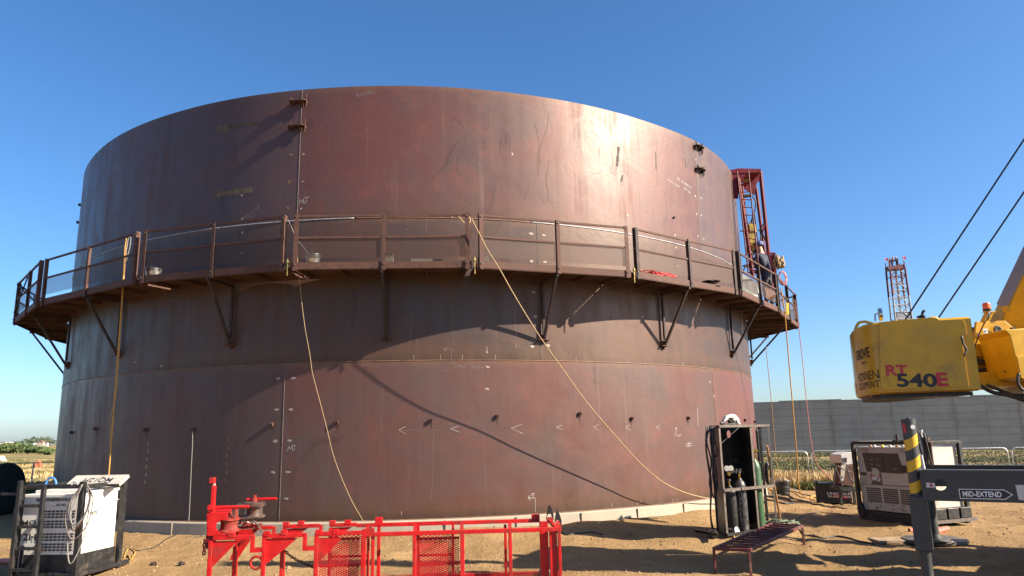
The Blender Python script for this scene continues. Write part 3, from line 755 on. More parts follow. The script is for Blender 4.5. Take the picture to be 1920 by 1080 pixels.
# handling streaks and gouges on the top ring
def gouge(pts, r=.012, n=1): chalk('scratch', [pts], r, 'scratch_dark')
simple('scratch_dark', (.042, .026, .022), .7, var=.3, scale=20)
for g in ([(838, 232), (845, 226), (856, 224), (866, 232), (874, 252), (872, 272)], [(938, 290), (938, 262), (944, 250), (952, 250), (957, 262), (955, 282)], [(1029, 212), (1026, 240), (1018, 262), (1008, 292), (1009, 330)],
          [(1104, 250), (1110, 247), (1128, 262), (1122, 290)], [(1108, 330), (1113, 325), (1120, 326), (1126, 322), (1129, 318)], [(1156, 272), (1164, 268), (1160, 290), (1156, 318)], [(1167, 330), (1170, 345), (1160, 348)],
          [(1232, 260), (1231, 300), (1233, 350)], [(1283, 298), (1283, 318)], [(1288, 300), (1287, 315)], [(650, 386), (657, 380)], [(1002, 230), (1010, 260), (1012, 310)], [(1029, 300), (1024, 340), (1030, 380)], [(905, 262), (915, 280)],
          [(862, 290), (855, 310), (858, 322)], [(1146, 283), (1150, 300), (1147, 322), (1155, 330)]):
    gouge(g, .0035)
simple('scuff_dark', (.045, .03, .025), .75, var=.4, scale=25)
for g, w_ in (([(1160, 275), (1157, 312)], .045), ([(1168, 328), (1164, 342)], .03), ([(1283, 297), (1284, 314)], .02), ([(1229, 285), (1230, 318)], .015), ([(948, 252), (950, 272)], .012)):
    chalk('scratch', [g], w_, 'scuff_dark')

# ================================================================== WALKWAY
ZD = 5.25                                          # underside of the deck
DW = 1.0
walk = thing('walkway', TC+Vector((0, 0, ZD)), 'rusty steel scaffold walkway with mesh guard rails hung around the tank', 'walkway')
def JP(a, off, z):
    t = R_(a)+YAW; r = TR+off; return TC+Vector((math.sin(t)*r, -math.cos(t)*r, z))
joints = [-99.5, -82, -66.5, -50.0, -30.0, -13.0, 4.6, 21.75, 39.85, 57.0, 74.5, 92]
for ji, (a0, a1) in enumerate(zip(joints[:-1], joints[1:])):
    if a0 == 57.0: W0, W1 = 1.0, 1.75
    elif a0 == 74.5: W0, W1 = 1.75, 1.0
    elif a0 == -66.5: W0, W1 = 1.24, 1.05
    elif a0 == -82: W0, W1 = 1.0, 1.24
    else: W0 = W1 = DW
    g = .25                                        # half gap between neighbouring sections, degrees
    A0, A1 = a0+g, a1-g
    i0, i1, o0, o1 = JP(A0, .06, ZD), JP(A1, .06, ZD), JP(A0, W0, ZD), JP(A1, W1, ZD)
    am = (a0+a1)/2; im = JP(am, .06, ZD)
    om = (o0+o1)/2
    Z = Vector((0, 0, 1))
    db = MB(); top = Z*.028; base = Z*.10
    db.prism([i0+base, im+base, i1+base, o1+base, o0+base], top)
    db.build('deck_plate', 'deck_steel', walk)
    fr = MB()                                      # edge channel, radial joists
    od = (o1-o0).normalized(); on = Vector((od.y, -od.x, 0))
    if on.dot(o0-TC) < 0: on = -on
    fr.bar(o0+Z*.055, o1+Z*.055, .05, .11)
    fr.bar(i0+Z*.06, im+Z*.06, .04, .075); fr.bar(im+Z*.06, i1+Z*.06, .04, .075)
    for t in (0.02, .25, .5, .75, .98):
        pi = (i0+(im-i0)*t*2) if t <= .5 else (im+(i1-im)*(t*2-1)); po = o0+(o1-o0)*t
        fr.bar(pi+Z*.055, po+Z*.055, .04, .07)
    fr.build('deck_frame', 'rust', walk)
    # toe board
    MB().bar(o0+on*.03+Z*.085, o1+on*.03+Z*.08, .006, .135).build('toe_board', 'rust', walk)
    HR = 1.13
    mids = [0.012, .5, .988] if a0 not in (-66.5,) else [.012, .55, .988]
    for k, t in enumerate(mids):
        p = o0+(o1-o0)*t+on*.055
        dr_ = -1 if t > .9 else 1
        ang = MB().angle(p-Z*.02, p+Z*HR, .085 if k != 1 else .075, on, od*dr_, .009)
        po = ang.build('rail_post', 'rust' if am < 14 else 'rust_dark', walk)
        bl = MB()
        for zz in (.10, HR-.06): bl.cyl(p+on*.0+od*dr_*.04+Z*zz, p+on*.022+od*dr_*.04+Z*zz, .014, 8)
        bb = bl.build('bolt', 'angle_iron', po)
    a_, b_ = o0+on*.03, o1+on*.03
    for k in range(2):
        p, q = (a_, (a_+b_)/2) if k == 0 else ((a_+b_)/2, b_)
        e = od*.03
        MB().bar(p+e+Z*(HR-.035), q-e+Z*(HR-.035), .036, .04).build('top_rail', 'rust', walk)
        MB().bar(p+e+Z*(.25+.40), q-e+Z*(.25+.40), .034, .038).build('mid_rail', 'rust', walk)
        MB().quad(p+e+Z*.24-on*.012, q-e+Z*.24-on*.012, q-e+Z*.64-on*.012, p+e+Z*.64-on*.012).build('mesh_panel', 'mesh_rust', walk)
    if a0 == -66.5:                                # crossed braces at the far left end
        MB().bar(o0+Z*.3+on*.05, om+Z*1.0+on*.05, .03, .03).build('cross_brace', 'rust_dark', walk)
        MB().bar(o0+Z*1.05+on*.02, o0+(o1-o0)*.9+Z*.15+on*.02, .03, .03).build('cross_brace', 'rust_dark', walk)
# the brackets: leg against the shell, knee brace out to the deck edge, shoe welded to the shell
for am in (-91, -73, -57, -39.6, -21.8, -4.2, 13.2, 30.6, 48.3, 64.5, 83):
    o, s = dirs(am); Z = Vector((0, 0, 1)); zf = ZD-1.26; ext = 1.25 if am > 60 else (1.0 if am < -60 else .86)
    p = TC+o*TR
    br = MB().bar(p+o*.07+Z*(ZD-.01), p+o*.07+Z*(zf+.12), .05, .05, o)
    B = br.build('bracket', 'rust_dark', walk)
    def sub(bm_, nm, mt='rust_dark'):
        ob = bm_.build(nm, mt, walk); return ob
    sub(MB().bar(p+o*.08+Z*(zf+.02), p+o*ext+Z*(ZD-.03), .05, .05), 'knee_brace')
    sub(MB().bar(p+o*.05+Z*(ZD-.035), p+o*(ext+.05)+Z*(ZD-.035), .05, .06), 'outrigger_arm')
    sh = MB(); sh.box(p+o*.05+Z*(zf-.02), (.26, .10, .012), (s, o, Z)); sh.box(p+o*.045+s*.035+Z*(zf+.04), (.01, .09, .12), (s, o, Z)); sh.box(p+o*.045-s*.035+Z*(zf+.04), (.01, .09, .12), (s, o, Z))
    sh.box(p+o*.03+Z*(zf-.06), (.03, .05, .07), (s, o, Z)); sub(sh, 'bracket_shoe', 'rust')
# bolts and shackles dangling at the section joints
for a in (-13.0, 4.6, 21.75):
    p = JP(a, DW+.06, ZD); MB().cyl(p+Vector((0, 0, -.12)), p+Vector((0, 0, .22)), .012, 8).cyl(p+Vector((0, 0, .14)), p+Vector((0, 0, .19)), .03, 8).build('joint_pin', 'brass', walk)

# ------------------------------------------------------------------ things lying on the walkway
ZT = ZD+.13
def on_deck(x, y, off): pass
def deck_at(x, off=.55, z=ZT):                    # the place on the deck seen at column x
    best = None
    for i in range(-1200, 1200):
        a = i*.06; p = JP(a, off, z); d = p-Vector((0, 0, CAM_Z))
        if d.dot(FW) <= 0: continue
        u = 960+PX_F*d.dot(RT)/d.dot(FW)
        if a > 62 or a < -66: continue
        if best is None or abs(u-x) < best[0]: best = (abs(u-x), a, p)
    return best[1], best[2]
def bucket(x, label, r=.15, h=.22, seed=0):
    a, p = deck_at(x, .78); t = thing('bucket', p, label, 'bucket', 'metal buckets on the walkway')
    MB().lathe(p, (0, 0, 1), [(r*.82, 0), (r*.84, .005), (r, h), (r*1.04, h+.003), (r*1.04, h-.012), (r*.97, h-.012), (r*.80, .02), (.0, .02)], 22).build('pail', 'zinc_bucket', t, smooth=True, auto=35)
    o, s = dirs(a); pts = [p+Vector((0, 0, h-.02))+s*math.cos(R_(k*18))*r*1.06+Vector((0, 0, math.sin(R_(k*18))*.06))+o*math.sin(R_(k*18))*r*.9 for k in range(11)]
    MB().tube(pts, .005, 6).build('handle', 'chrome', t)
    for sg in (-1, 1): MB().box(p+s*sg*r*1.03+Vector((0, 0, h-.03)), (.03, .03, .035)).build('ear', 'zinc_bucket', t)
    return a, p
bucket(586, 'bright zinc bucket on the walkway right of the thin hanging cable')
bucket(287, 'dull zinc bucket on the shaded left part of the walkway', .16, .2)
# heap of red rope
def coil_heap(name, c, spread, n, r, mat, seed, axis=None, ht=.07):
    rr = random.Random(seed); X = axis or Vector((1, 0, 0)); Y = Vector((0, 0, 1)).cross(X); pts = []
    for i in range(n*8):
        t = i/8*2*math.pi/1.0*.5; k = rr.uniform(.75, 1.1)
        cx = spread[0]*(.55*math.cos(t*1.0+i*.01)+.45*math.cos(t*.37+seed)); cy = spread[1]*math.sin(t)
        pts.append(c+X*cx*k+Y*cy*k+Vector((0, 0, r+ht*rr.random()*(.35+.65*abs(math.cos(t*.21))))))
    return MB().tube(smooth_pts(pts, 2), r, 5).build(name, mat, smooth=True)
a, p = deck_at(1232, .80); o, s = dirs(a)
tag(coil_heap('rope_heap', p, (.52, .09), 26, .013, 'rope_red', 4, s, .12), 'heap of bright red rope lying behind the mesh on the right walkway', 'rope')
# weld wire boxes and cans standing on the walkway behind the mesh
def small_box(x, label, size, mat, off=.7, name='parts_box'):
    a, p = deck_at(x, off); o, s = dirs(a); t = thing(name, p, label, 'box')
    MB().box(p+Vector((0, 0, size[2]/2)), size, (s, o, Vector((0, 0, 1)))).build('carton', mat, t, bevel=.004)
    MB().box(p+Vector((0, 0, size[2]+.004)), (size[0]*.96, size[1]*.5, .008), (s, o, Vector((0, 0, 1)))).build('flap', mat, t)
small_box(730, 'pale cardboard box on the walkway just right of the post with two white boxes', (.16, .10, .24), 'carton', .7)
small_box(800, 'long low pale box on the walkway between two posts, left of the yellow rope', (.62, .10, .11), 'carton', .7)
small_box(906, 'small pale box on the walkway just right of the yellow rope post', (.22, .12, .15), 'carton', .8)
a, p = deck_at(1334, .75); o, s = dirs(a)
pl = thing('cable_reel', p, 'dark round cable reel lying behind the mesh near the right end of the walkway', 'cable reel')
MB().lathe(p, (0, 0, 1), [(.22, 0), (.22, .012), (.10, .02), (.10, .12), (.22, .13), (.22, .142)], 20).build('spool', 'rust_dark', pl)
MB().tube([p+Vector((math.cos(t*.7)*.12, math.sin(t*.7)*.12, .03+.002*t)) for t in range(40)], .012, 5).build('wound_cable', 'hose_black', pl)

# ================================================================== RED WELDING TOWER hung on the right of the tank
ZV = Vector((0, 0, 1))
def rtower():
    o, s = dirs(60.5)
    base = G(1426, 545, ZT); 
    L = lambda px, py, f: H(px, py, f)
    f0, f1 = 20.9, 21.8
    root = thing('welding_tower', H(1430, 540, f0), 'tall dark red welding frame with ladder standing on the right end of the walkway', 'welding frame')
    def leg(a, b, fa, fb, r, nm='leg', mt='dark_red', box=False):
        p, q = L(*a, fa), L(*b, fb)
        (MB().bar(p, q, r*2, r*2, (0, 1, 0)) if box else MB().cyl(p, q, r, 10)).build(nm, mt, root)
    # four legs
    leg((1384, 332), (1412, 520), f0, f0, .055); leg((1391, 345), (1408, 508), f0+.5, f0+.5, .045)
    leg((1425.5, 322), (1448, 545), f1, f1, .060); leg((1417.5, 352), (1434, 480), f1+.6, f1+.6, .05)
    # ladder
    p0, p1, q0, q1 = L(1382, 321, f0-.25), L(1403, 512, f0-.25), L(1403, 319, f0-.25), L(1424, 518, f0-.25)
    lr = MB().cyl(p0, p1, .022, 8).cyl(q0, q1, .022, 8); lad = lr.build('ladder', 'dark_red', root)
    for k in range(13):
        t = .06+k*.075; MB().cyl(p0+(p1-p0)*t, q0+(q1-q0)*t, .014, 6).build('rung', 'dark_red', lad)
    # head box at the top, reaching over the rim
    hb = MB()
    A = [L(1367, 320, f0), L(1386, 315, f0), L(1427, 316.5, f0), L(1427, 322, f0)]
    F = Vector((0, .95, 0))
    hb.prism([L(1366, 319, f0), L(1386, 315.5, f0), L(1427, 316.5, f0), L(1426.5, 323, f0), L(1366.5, 325, f0)], F)
    hb.prism([L(1368, 325, f0+.02), L(1400, 324, f0+.02), L(1386, 350, f0+.02), L(1384, 372, f0+.02), L(1374, 371, f0+.02)], Vector((0, .05, 0)))
    hb.prism([L(1400, 322, f0+.85), L(1426, 322, f0+.85), L(1423.5, 340, f0+.85), L(1420, 341, f0+.85), L(1417, 352, f0+.85), L(1415, 366, f0+.85), L(1408, 361, f0+.85), L(1396, 354, f0+.85), L(1392, 352, f0+.85)], Vector((0, .04, 0)))
    hb.build('head_frame', 'dark_red', root)
    MB().prism([L(1389, 333, f0+.5), L(1404, 332, f0+.5), L(1405, 338, f0+.5), L(1390, 339, f0+.5)], Vector((0, .2, 0))).build('drive_box', 'plywood', root)
    MB().cyl(L(1394, 368, f0+.3), L(1407, 366, f0+.3), .055, 12).build('drive_roller', 'rust_dark', root)
    # platform basket at its foot
    bk = MB()
    for a, b in (((1418, 477), (1452, 475)), ((1452, 475), (1455, 530)), ((1418, 477), (1420, 515)), ((1452, 488), (1467, 486)), ((1467, 486), (1463, 493)), ((1463, 493), (1452, 495)), ((1405, 511), (1450, 511)), ((1430, 512), (1452, 511))):
        bk.bar(L(*a, f1-.3), L(*b, f1-.3), .055, .055, (0, 1, 0))
    for a, b in (((1418, 477), (1450, 475)), ((1450, 475), (1453, 530))): bk.bar(L(*a, f1+.5), L(*b, f1+.5), .05, .05, (0, 1, 0))
    bk.prism([L(1444, 478, f1-.3), L(1452, 478, f1-.3), L(1455, 530, f1-.3), L(1447, 530, f1-.3)], Vector((0, .04, 0)))
    bk.build('basket', 'dark_red', root)
    # flux hopper and hoist: yellow boxes inside the frame
    for y0, y1, mt in ((419.5, 436, 'hoist_yellow'), (438, 456, 'hoist_yellow')):
        MB().prism([L(1404, y0, f0+.35), L(1416, y0-.5, f0+.35), L(1418.5, y1-1, f0+.35), L(1406.5, y1, f0+.35)], Vector((0, .3, 0))).build('hopper', mt, root, bevel=.01)
    MB().prism([L(1407, 457, f0+.35), L(1421, 455, f0+.35), L(1419, 461, f0+.35), L(1414, 470, f0+.35), L(1411, 470, f0+.35)], Vector((0, .28, 0))).build('hopper_cone', 'hoist_yellow', root)
    MB().prism([L(1403, 461, f0+.4), L(1422, 461, f0+.4), L(1422, 472, f0+.4), L(1405, 473, f0+.4)], Vector((0, .3, 0))).build('wire_feeder', 'black_plastic', root)
    # hoses and clutter
    rr = random.Random(5)
    for pts in (([(1411, 368), (1417, 378), (1416, 392), (1413, 402), (1408, 416)], f0+.4), ([(1409, 418), (1414, 400), (1417, 420), (1419, 440), (1426, 470)], f0+.4), ([(1432, 420), (1427, 427), (1430, 440), (1436, 452)], f1), ([(1421, 430), (1426, 436), (1426, 460)], f1), ([(1393, 512), (1397, 500), (1403, 496)], f0), ([(1408, 470), (1412, 486), (1409, 500), (1415, 512)], f0+.3), ([(1389, 475), (1394, 480), (1400, 478)], f0)):
        MB().tube(smooth_pts([L(a, b, pts[1]) for a, b in pts[0]], 4), .022, 6).build('hose', 'hose_black', root, smooth=True)
    MB().prism([L(1430, 430, f1-.05), L(1434, 418, f1-.05), L(1436, 420, f1-.05), L(1430, 438, f1-.05)], Vector((0, .05, 0))).build('strut', 'dark_red', root)
    bx = MB()
    for i in range(9):
        x, y = rr.uniform(1408, 1422), rr.uniform(492, 515); bx.box(L(x, y, f0+.3+rr.random()*.3), (rr.uniform(.04, .12), .1, rr.uniform(.04, .12)))
    bx.build('control_box', 'black_plastic', root)
    MB().bar(L(1388, 433, f0), L(1394, 433.5, f0), .04, .03).build('lug', 'rust_dark', root)
    # sheet steel screens hung inside the rail
    MB().prism([L(1392, 514, 18.4), L(1420, 531, 18.9), L(1424, 560, 18.9), L(1393, 546, 18.4)], Vector((.01, .01, 0))).build('wind_screen', 'blue_clear', root)
    MB().prism([L(1434, 538, 18.8), L(1458, 549, 19.1), L(1450, 563, 19.1), L(1447, 566, 19.1), L(1438, 560, 18.8)], Vector((.01, .01, 0))).build('wind_screen', 'rust', root)
rtower()
tag(coil_heap('hose_bundle', H(1461, 505, 20.9), (.16, .10), 10, .03, 'rope_tan', 9, Vector((1, 0, 0)), .42), 'bundle of tan and pink hoses hung at the foot of the dark red welding frame', 'hoses')
_l = thing('hose_loop', H(1463, 518, 20.9), 'pink hose loops hanging beside the tan bundle on the right walkway rail', 'hoses')
for k in range(3):
    c = H(1467+k, 521, 20.9); MB().tube([c+Vector((math.cos(t*.52)*(.10+.01*k), .03*k, math.sin(t*.52)*(.17+.02*k))) for t in range(13)], .016, 6).build('loop', 'rope_pink', _l, smooth=True)
# yellow marker and rope on the extension rail
tag(MB().bar(H(1476, 568, 19.0), H(1477, 590, 19.0), .07, .03).build('warning_strip', 'rag_yellow'), 'yellow strip tied inside the far right walkway rail', 'strip')

# ================================================================== PEOPLE
def person(loc, face, label, jacket='jacket_navy', trousers='trousers', hat=None, bend=.0, arms='down', scale=1., group=None, seated=False):
    """one continuous skinned body; face = direction looked at (angle from +Y, clockwise)"""
    V, E, Rr = [], [], []
    def add(p, r, par=None):
        V.append(Vector(p)); Rr.append(r)
        if par is not None: E.append((par, len(V)-1))
        return len(V)-1
    b = bend
    hipz = .95 if not seated else .50
    pel = add((0, 0, hipz), .135)
    c1 = add((0, .03+.25*b, hipz+.20-.03*b), .130, pel); c2 = add((0, .03+.55*b, hipz+.40-.12*b), .155, c1)
    nk = add((0, .02+.72*b, hipz+.53-.2*b), .065, c2); hd = add((0, .04+.82*b, hipz+.62-.24*b), .085, nk); h2 = add((0, .05+.9*b, hipz+.73-.28*b), .10, hd); add((0, .05+.93*b, hipz+.79-.3*b), .07, h2)
    add((0, .135+.97*b, hipz+.69-.27*b), .018, h2)     # nose
    hands = []
    for sx in (-1, 1):
        sh = add((sx*.19, .02+.6*b, hipz+.45-.15*b), .062, c2)
        if arms == 'down': el, wr = (sx*.25, .02+.5*b, hipz+.17-.2*b), (sx*.25, .12+.5*b, hipz-.06-.15*b)
        elif arms == 'work': el, wr = (sx*.28, .16+.6*b, hipz+.20-.15*b), (sx*.13, .42+.6*b, hipz+.26-.15*b)
        else: el, wr = (sx*.30, .15+.5*b, hipz+.28), (sx*.24, .36+.5*b, hipz+.42)
        e = add(el, .046, sh); w_ = add(wr, .032, e)
        d = (Vector(wr)-Vector(el)).normalized(); pm = Vector(wr)+d*.07; pa = add(pm, .034, w_)
        sidev = d.cross(Vector((0, 0, 1))); sidev = sidev.normalized() if sidev.length > .1 else Vector((0, 1, 0))
        for fi, L_ in enumerate((.07, .08, .075, .058)):
            f1_ = add(pm+d*.025+sidev*(fi-1.5)*.019, .010, pa); f2_ = add(V[f1_]+d*L_*.5+Vector((0, 0, -.006)), .009, f1_); add(V[f2_]+d*L_*.4+Vector((0, 0, -.018)), .007, f2_)
        t1 = add(Vector(wr)+d*.03+sidev*.035, .011, w_); add(V[t1]+d*.045+sidev*.012, .009, t1)
        if seated:
            k_ = add((sx*.13, .42, hipz-.02), .075, pel); a_ = add((sx*.13, .45, .08), .045, k_); add((sx*.13, .62, .04), .04, a_)
        else:
            k_ = add((sx*.11, .04, .50), .068, pel); a_ = add((sx*.12, 0, .09), .045, k_); add((sx*.13, .15, .045), .042, a_)
    me = bpy.data.meshes.new('person'); me.from_pydata([tuple(v) for v in V], E, [])
    o = bpy.data.objects.new('person', me); COL.objects.link(o)
    sk = o.modifiers.new('skin', 'SKIN'); sk.use_smooth_shade = True
    for i, sv in enumerate(me.skin_vertices[0].data): sv.radius = (Rr[i], Rr[i]); sv.use_root = (i == 0)
    su = o.modifiers.new('sub', 'SUBSURF'); su.levels = 1; su.render_levels = 1
    dg = bpy.context.evaluated_depsgraph_get(); dg.update(); ev = bpy.data.meshes.new_from_object(o.evaluated_get(dg))
    bpy.data.objects.remove(o)
    for mt in ('skin', jacket, trousers): ev.materials.append(MATS[mt])
    hz = V[hd]; wr_ = [V[i] for i in range(len(V)) if Rr[i] in (.034,)]
    for p in ev.polygons:
        c = p.center; i = 1 if c.z > hipz-.02 else 2
        if (c-V[hd]-Vector((0, 0, .06))).length < .16: i = 0
        if any((c-q).length < .12 for q in wr_): i = 0
        p.material_index = i; p.use_smooth = True
    ob = bpy.data.objects.new('person', ev); COL.objects.link(ob); ob.location = loc; ob.rotation_euler = (0, 0, -face); ob.scale = (scale,)*3
    tag(ob, label, 'person', group)
    if hat:
        hm = MB(); c = V[h2]+Vector((0, -.01, .03)); hm.lathe(c, (0, 0, 1), [(.118, -.01), (.122, .02), (.10, .085), (.05, .115), (0, .12)], 14)
        hm.prism([c+Vector((-.08, .09, .0)), c+Vector((.08, .09, .0)), c+Vector((.06, .18, -.01)), c+Vector((-.06, .18, -.01))], Vector((0, 0, .012)))
        me2 = hm.build('hat', hat, None); me2.location = (0, 0, 0)
        off = (Vector((min(v.x for v in hm.v), min(v.y for v in hm.v), min(v.z for v in hm.v)))+Vector((max(v.x for v in hm.v), max(v.y for v in hm.v), min(v.z for v in hm.v))))/2
        me2.location = off; me2.parent = ob
    return ob
pw = H(1437, 500, 21.1); pw.z = ZT+.08
person(pw, R_(-40), 'person in a navy jacket and blue hood bent over inside the dark red frame', 'jacket_navy', 'trousers', 'hood_blue', .12, 'work', 1.18)

# ================================================================== FAR RIGHT: mast with people on top
def mast():
    f = 70.
    P = lambda x, y: H(x, y, f)
    root = thing('lattice_mast', H(1690, 640, f), 'slim white and red lattice mast rising behind the yellow crane', 'mast')
    D = Vector((0, .8, 0))
    top_l, top_r, bot_l, bot_r = P(1669, 505), P(1697, 503), P(1683, 640), P(1716, 640)
    bot_l2, bot_r2 = bot_l+(bot_l-top_l)*1.2, bot_r+(bot_r-top_r)*1.2
    for a, b in ((top_l, bot_l2), (top_r, bot_r2)):
        for dd in (Vector((0, 0, 0)), D):
            s_ = a+(b-a)*.17
            MB().cyl(a+dd, s_+dd, .095, 6).build('chord', 'mast_red', root); MB().cyl(s_+dd, b+dd, .08, 6).build('chord', 'mast_white', root)
    n = 22
    for k in range(n+1):
        t0, t1 = k/n, (k+1)/n; a, b = top_l+(bot_l2-top_l)*t0, top_r+(bot_r2-top_r)*t0; mt = 'mast_red' if k < 4 else 'mast_white'
        br = MB().cyl(a, b, .055, 5).cyl(a+D, b+D, .05, 5)
        if k < n:
            c, d = top_l+(bot_l2-top_l)*t1, top_r+(bot_r2-top_r)*t1
            md = (c+d)/2 if k % 2 else (a+b)/2
            (br.cyl(a, md, .045, 5).cyl(b, md, .045, 5) if k % 2 else br.cyl(md, c, .045, 5).cyl(md, d, .045, 5))
        br.build('lacing', 'mast_white' if k > 1 else 'mast_red', root)
    MB().bar((top_l+top_r)/2+D*.5, (bot_l2+bot_r2)/2+D*.5, .16, .16).build('guide_rail', 'mast_white', root)
    MB().prism([P(1681.5, 586), P(1711, 585), P(1712, 600), P(1683, 600)], D*.6).build('panel', 'mast_white', root)
    rl = MB().prism([P(1666, 499), P(1697, 495), P(1698, 504), P(1668, 506)], D)
    for a, b in (((1668, 490), (1669, 503)), ((1695, 490), (1696.5, 501))): rl.cyl(P(*a), P(*b), .05, 5).cyl(P(*a)+D, P(*b)+D, .05, 5)
    rl.build('basket', 'mast_red', root)
    for (a, b, sx) in (((1667, 505), (1665, 484), -1), ((1696, 500), (1692.5, 481), 1)):
        fp = MB().cyl(P(*a), P(*b), .04, 5).build('flag_pole', 'mast_white', root)
        q = P(*b); fl = MB(); 
        for i in range(4): fl.quad(q+Vector((sx*.05+sx*i*.06, .03*(i % 2), -.22-.02*i)), q+Vector((sx*.05+sx*(i+1)*.06, .03*((i+1) % 2), -.24-.02*i)), q+Vector((sx*.05+sx*(i+1)*.06, .03*((i+1) % 2), 0)), q+Vector((sx*.05+sx*i*.06, .03*(i % 2), .0)))
        fl.build('flag', 'flag_red', root)
    return P, D
P_, D_ = mast()
for x, lab, jk, sc_, fc in ((1672.8, 'person in a dark red jacket standing at the left of the far mast basket', 'jacket_red', .75, R_(160)), (1677.5, 'taller person in dark red leaning in the middle of the far mast basket', 'jacket_red', .86, R_(120)), (1688, 'person in black with a raised back at the right of the far mast basket', 'jacket_black', .85, R_(-120))):
    q = P_(x, 504); person(q+D_*.5+Vector((0, 0, -.1)), fc, lab, jk, 'trousers', None, .15, 'work', sc_)

# ================================================================== CONCRETE WALL, fence, field
wl = thing('concrete_wall', Vector((40, 60, 0)), 'long grey precast concrete panel wall behind the site', 'wall')
b = MB(); p0, p1 = Vector((8, 65.5, 0)), Vector((95, 47.5, 0)); n = 18
wd = (p1-p0).normalized(); wn = Vector((wd.y, -wd.x, 0))
for k in range(n):
    a = p0+(p1-p0)*k/n; c = p0+(p1-p0)*(k+1)/n; h = 4.22+(.05 if k % 3 else .12)
    u0, u1 = (a-p0).length, (c-p0).length
    i = b._v((a, c, c+ZV*h, a+ZV*h)); b.face((i, i+1, i+2, i+3), ((u0, 0), (u1, 0), (u1, h), (u0, h)))
    j = b._v((a-wn*.25, c-wn*.25, c-wn*.25+ZV*h, a-wn*.25+ZV*h)); b.face((i+3, i+2, j+2, j+3), ((0, 0), (1, 0), (1, .2), (0, .2))); b.face((i, i+3, j+3, j), ((0, 0), (1, 0), (1, .2), (0, .2)))
b.build('panel', 'wall_concrete', wl)

def fence_panel(a, b_, h, label, first=False, group='temporary fence panels'):
    a = Vector(a); b_ = Vector(b_); t = thing('fence_panel', (a+b_)/2, label, 'fence panel', group); d = (b_-a).normalized(); r = .16
    pts = [a+ZV*.05, a+ZV*(h-r)] + [a+d*r*(1-math.cos(R_(q)))+ZV*(h-r+r*math.sin(R_(q))) for q in (30, 60, 90)] + [b_-d*r*(1-math.cos(R_(q)))+ZV*(h-r+r*math.sin(R_(q))) for q in (90, 60, 30)] + [b_+ZV*(h-r), b_+ZV*.05]
    MB().tube(pts, .024, 6).build('frame', 'galvanised', t, smooth=True)
    MB().quad(a+ZV*.08, b_+ZV*.08, b_+ZV*(h-.03), a+ZV*(h-.03)).build('chain_link', 'chain_link', t)
    MB().box(a+ZV*.05, (.5, .18, .08)).build('foot', 'rubber', t)
    return t
fx0 = H(1517, 848, 28.5).x
cur = Vector((fx0, 28.5, 0)); dr = Vector((1, -.16, 0)).normalized()
labs = ['galvanised fence panel just left of the joint behind the black bucket', 'galvanised fence panel from the joint toward the dirty generator', 'galvanised fence panel running behind the dirty generator', 'galvanised fence panel right of the dirty generator, behind the outrigger beam', 'galvanised fence panel at the far right edge, past a joint']
fence_panel(cur-dr*3.55, cur-dr*.07, 1.14, labs[0])
for k in range(4): fence_panel(cur+dr*(3.5*k+.07), cur+dr*(3.5*k+3.43), 1.14, labs[k+1])
# left fence behind the dark disc
q = H(63, 868, 34.)
lf = thing('wire_fence', Vector((q.x, 34, 0)), 'thin pale wire fence crossing the field at the left edge', 'fence')
for k in range(-4, 3): MB().cyl(Vector((q.x+k*3.6, 34, 0)), Vector((q.x+k*3.6, 34, q.z+.02)), .03, 6).build('post', 'mast_white', lf)
MB().cyl(Vector((q.x-15, 34, q.z)), Vector((q.x+9, 34, q.z)), .018, 5).build('top_wire', 'mast_white', lf)

# grass: tufts of blades
def tufts(name, mat, label, area, count, h, w_, lean, seed, gate=None, clump=5):
    rr = random.Random(seed); b = MB(); done = 0; tries = 0
    while done < count and tries < count*12:
        tries += 1
        x, y = area(rr)
        if gate and noise.noise(Vector((x*gate[0], y*gate[1], seed))) < gate[2]: continue
        done += 1
        for j in range(clump):
            bx, by = x+rr.gauss(0, w_*2.2), y+rr.gauss(0, w_*2.2); hh = h*rr.uniform(.5, 1.25); lx, ly = rr.gauss(0, lean)*hh, rr.gauss(0, lean)*hh
            z = ground_h(bx, by)-.02; ww = w_*rr.uniform(.25, .6); an = rr.random()*math.pi; dx, dy = math.cos(an)*ww, math.sin(an)*ww
            k = len(b.v); b.v += [Vector((bx-dx, by-dy, z)), Vector((bx+dx, by+dy, z)), Vector((bx+lx*.5+dx*.7, by+ly*.5+dy*.7, z+hh*.6)), Vector((bx+lx*.5-dx*.7, by+ly*.5-dy*.7, z+hh*.6)), Vector((bx+lx, by+ly, z+hh))]
            b.f += [(k, k+1, k+2, k+3), (k+3, k+2, k+4)]; b.uv += [None, None]
    tag(b.build(name, mat), label, 'grass', kind='stuff')
tufts('dry_grass', 'grass_dry', 'band of tall straw coloured grass in front of the fence', lambda r: (lambda y: (r.uniform(.33, .80)*y, y))(r.uniform(25.6, 28.2)), 3600, .42, .035, .25, 1)
tufts('green_weeds', 'grass_green', 'green weeds growing at the edge of the dirt', lambda r: (lambda y: (r.uniform(.375, .50)*y, y))(r.uniform(24.0, 25.6)), 1500, .24, .05, .4, 2, (.5, .5, -.15))
tufts('green_weeds', 'grass_green', 'low green weeds covering the field behind the fence', lambda r: (lambda y: (r.uniform(.30, .85)*y, y))(r.uniform(30, 58)), 5200, .18, .09, .6, 3, (.07, .11, .05))
tufts('dry_grass', 'grass_field', 'patches of dry grass in the field behind the fence', lambda r: (lambda y: (r.uniform(.30, .85)*y, y))(r.uniform(29, 60)), 5200, .13, .08, .6, 5, (.15, .2, -.1))
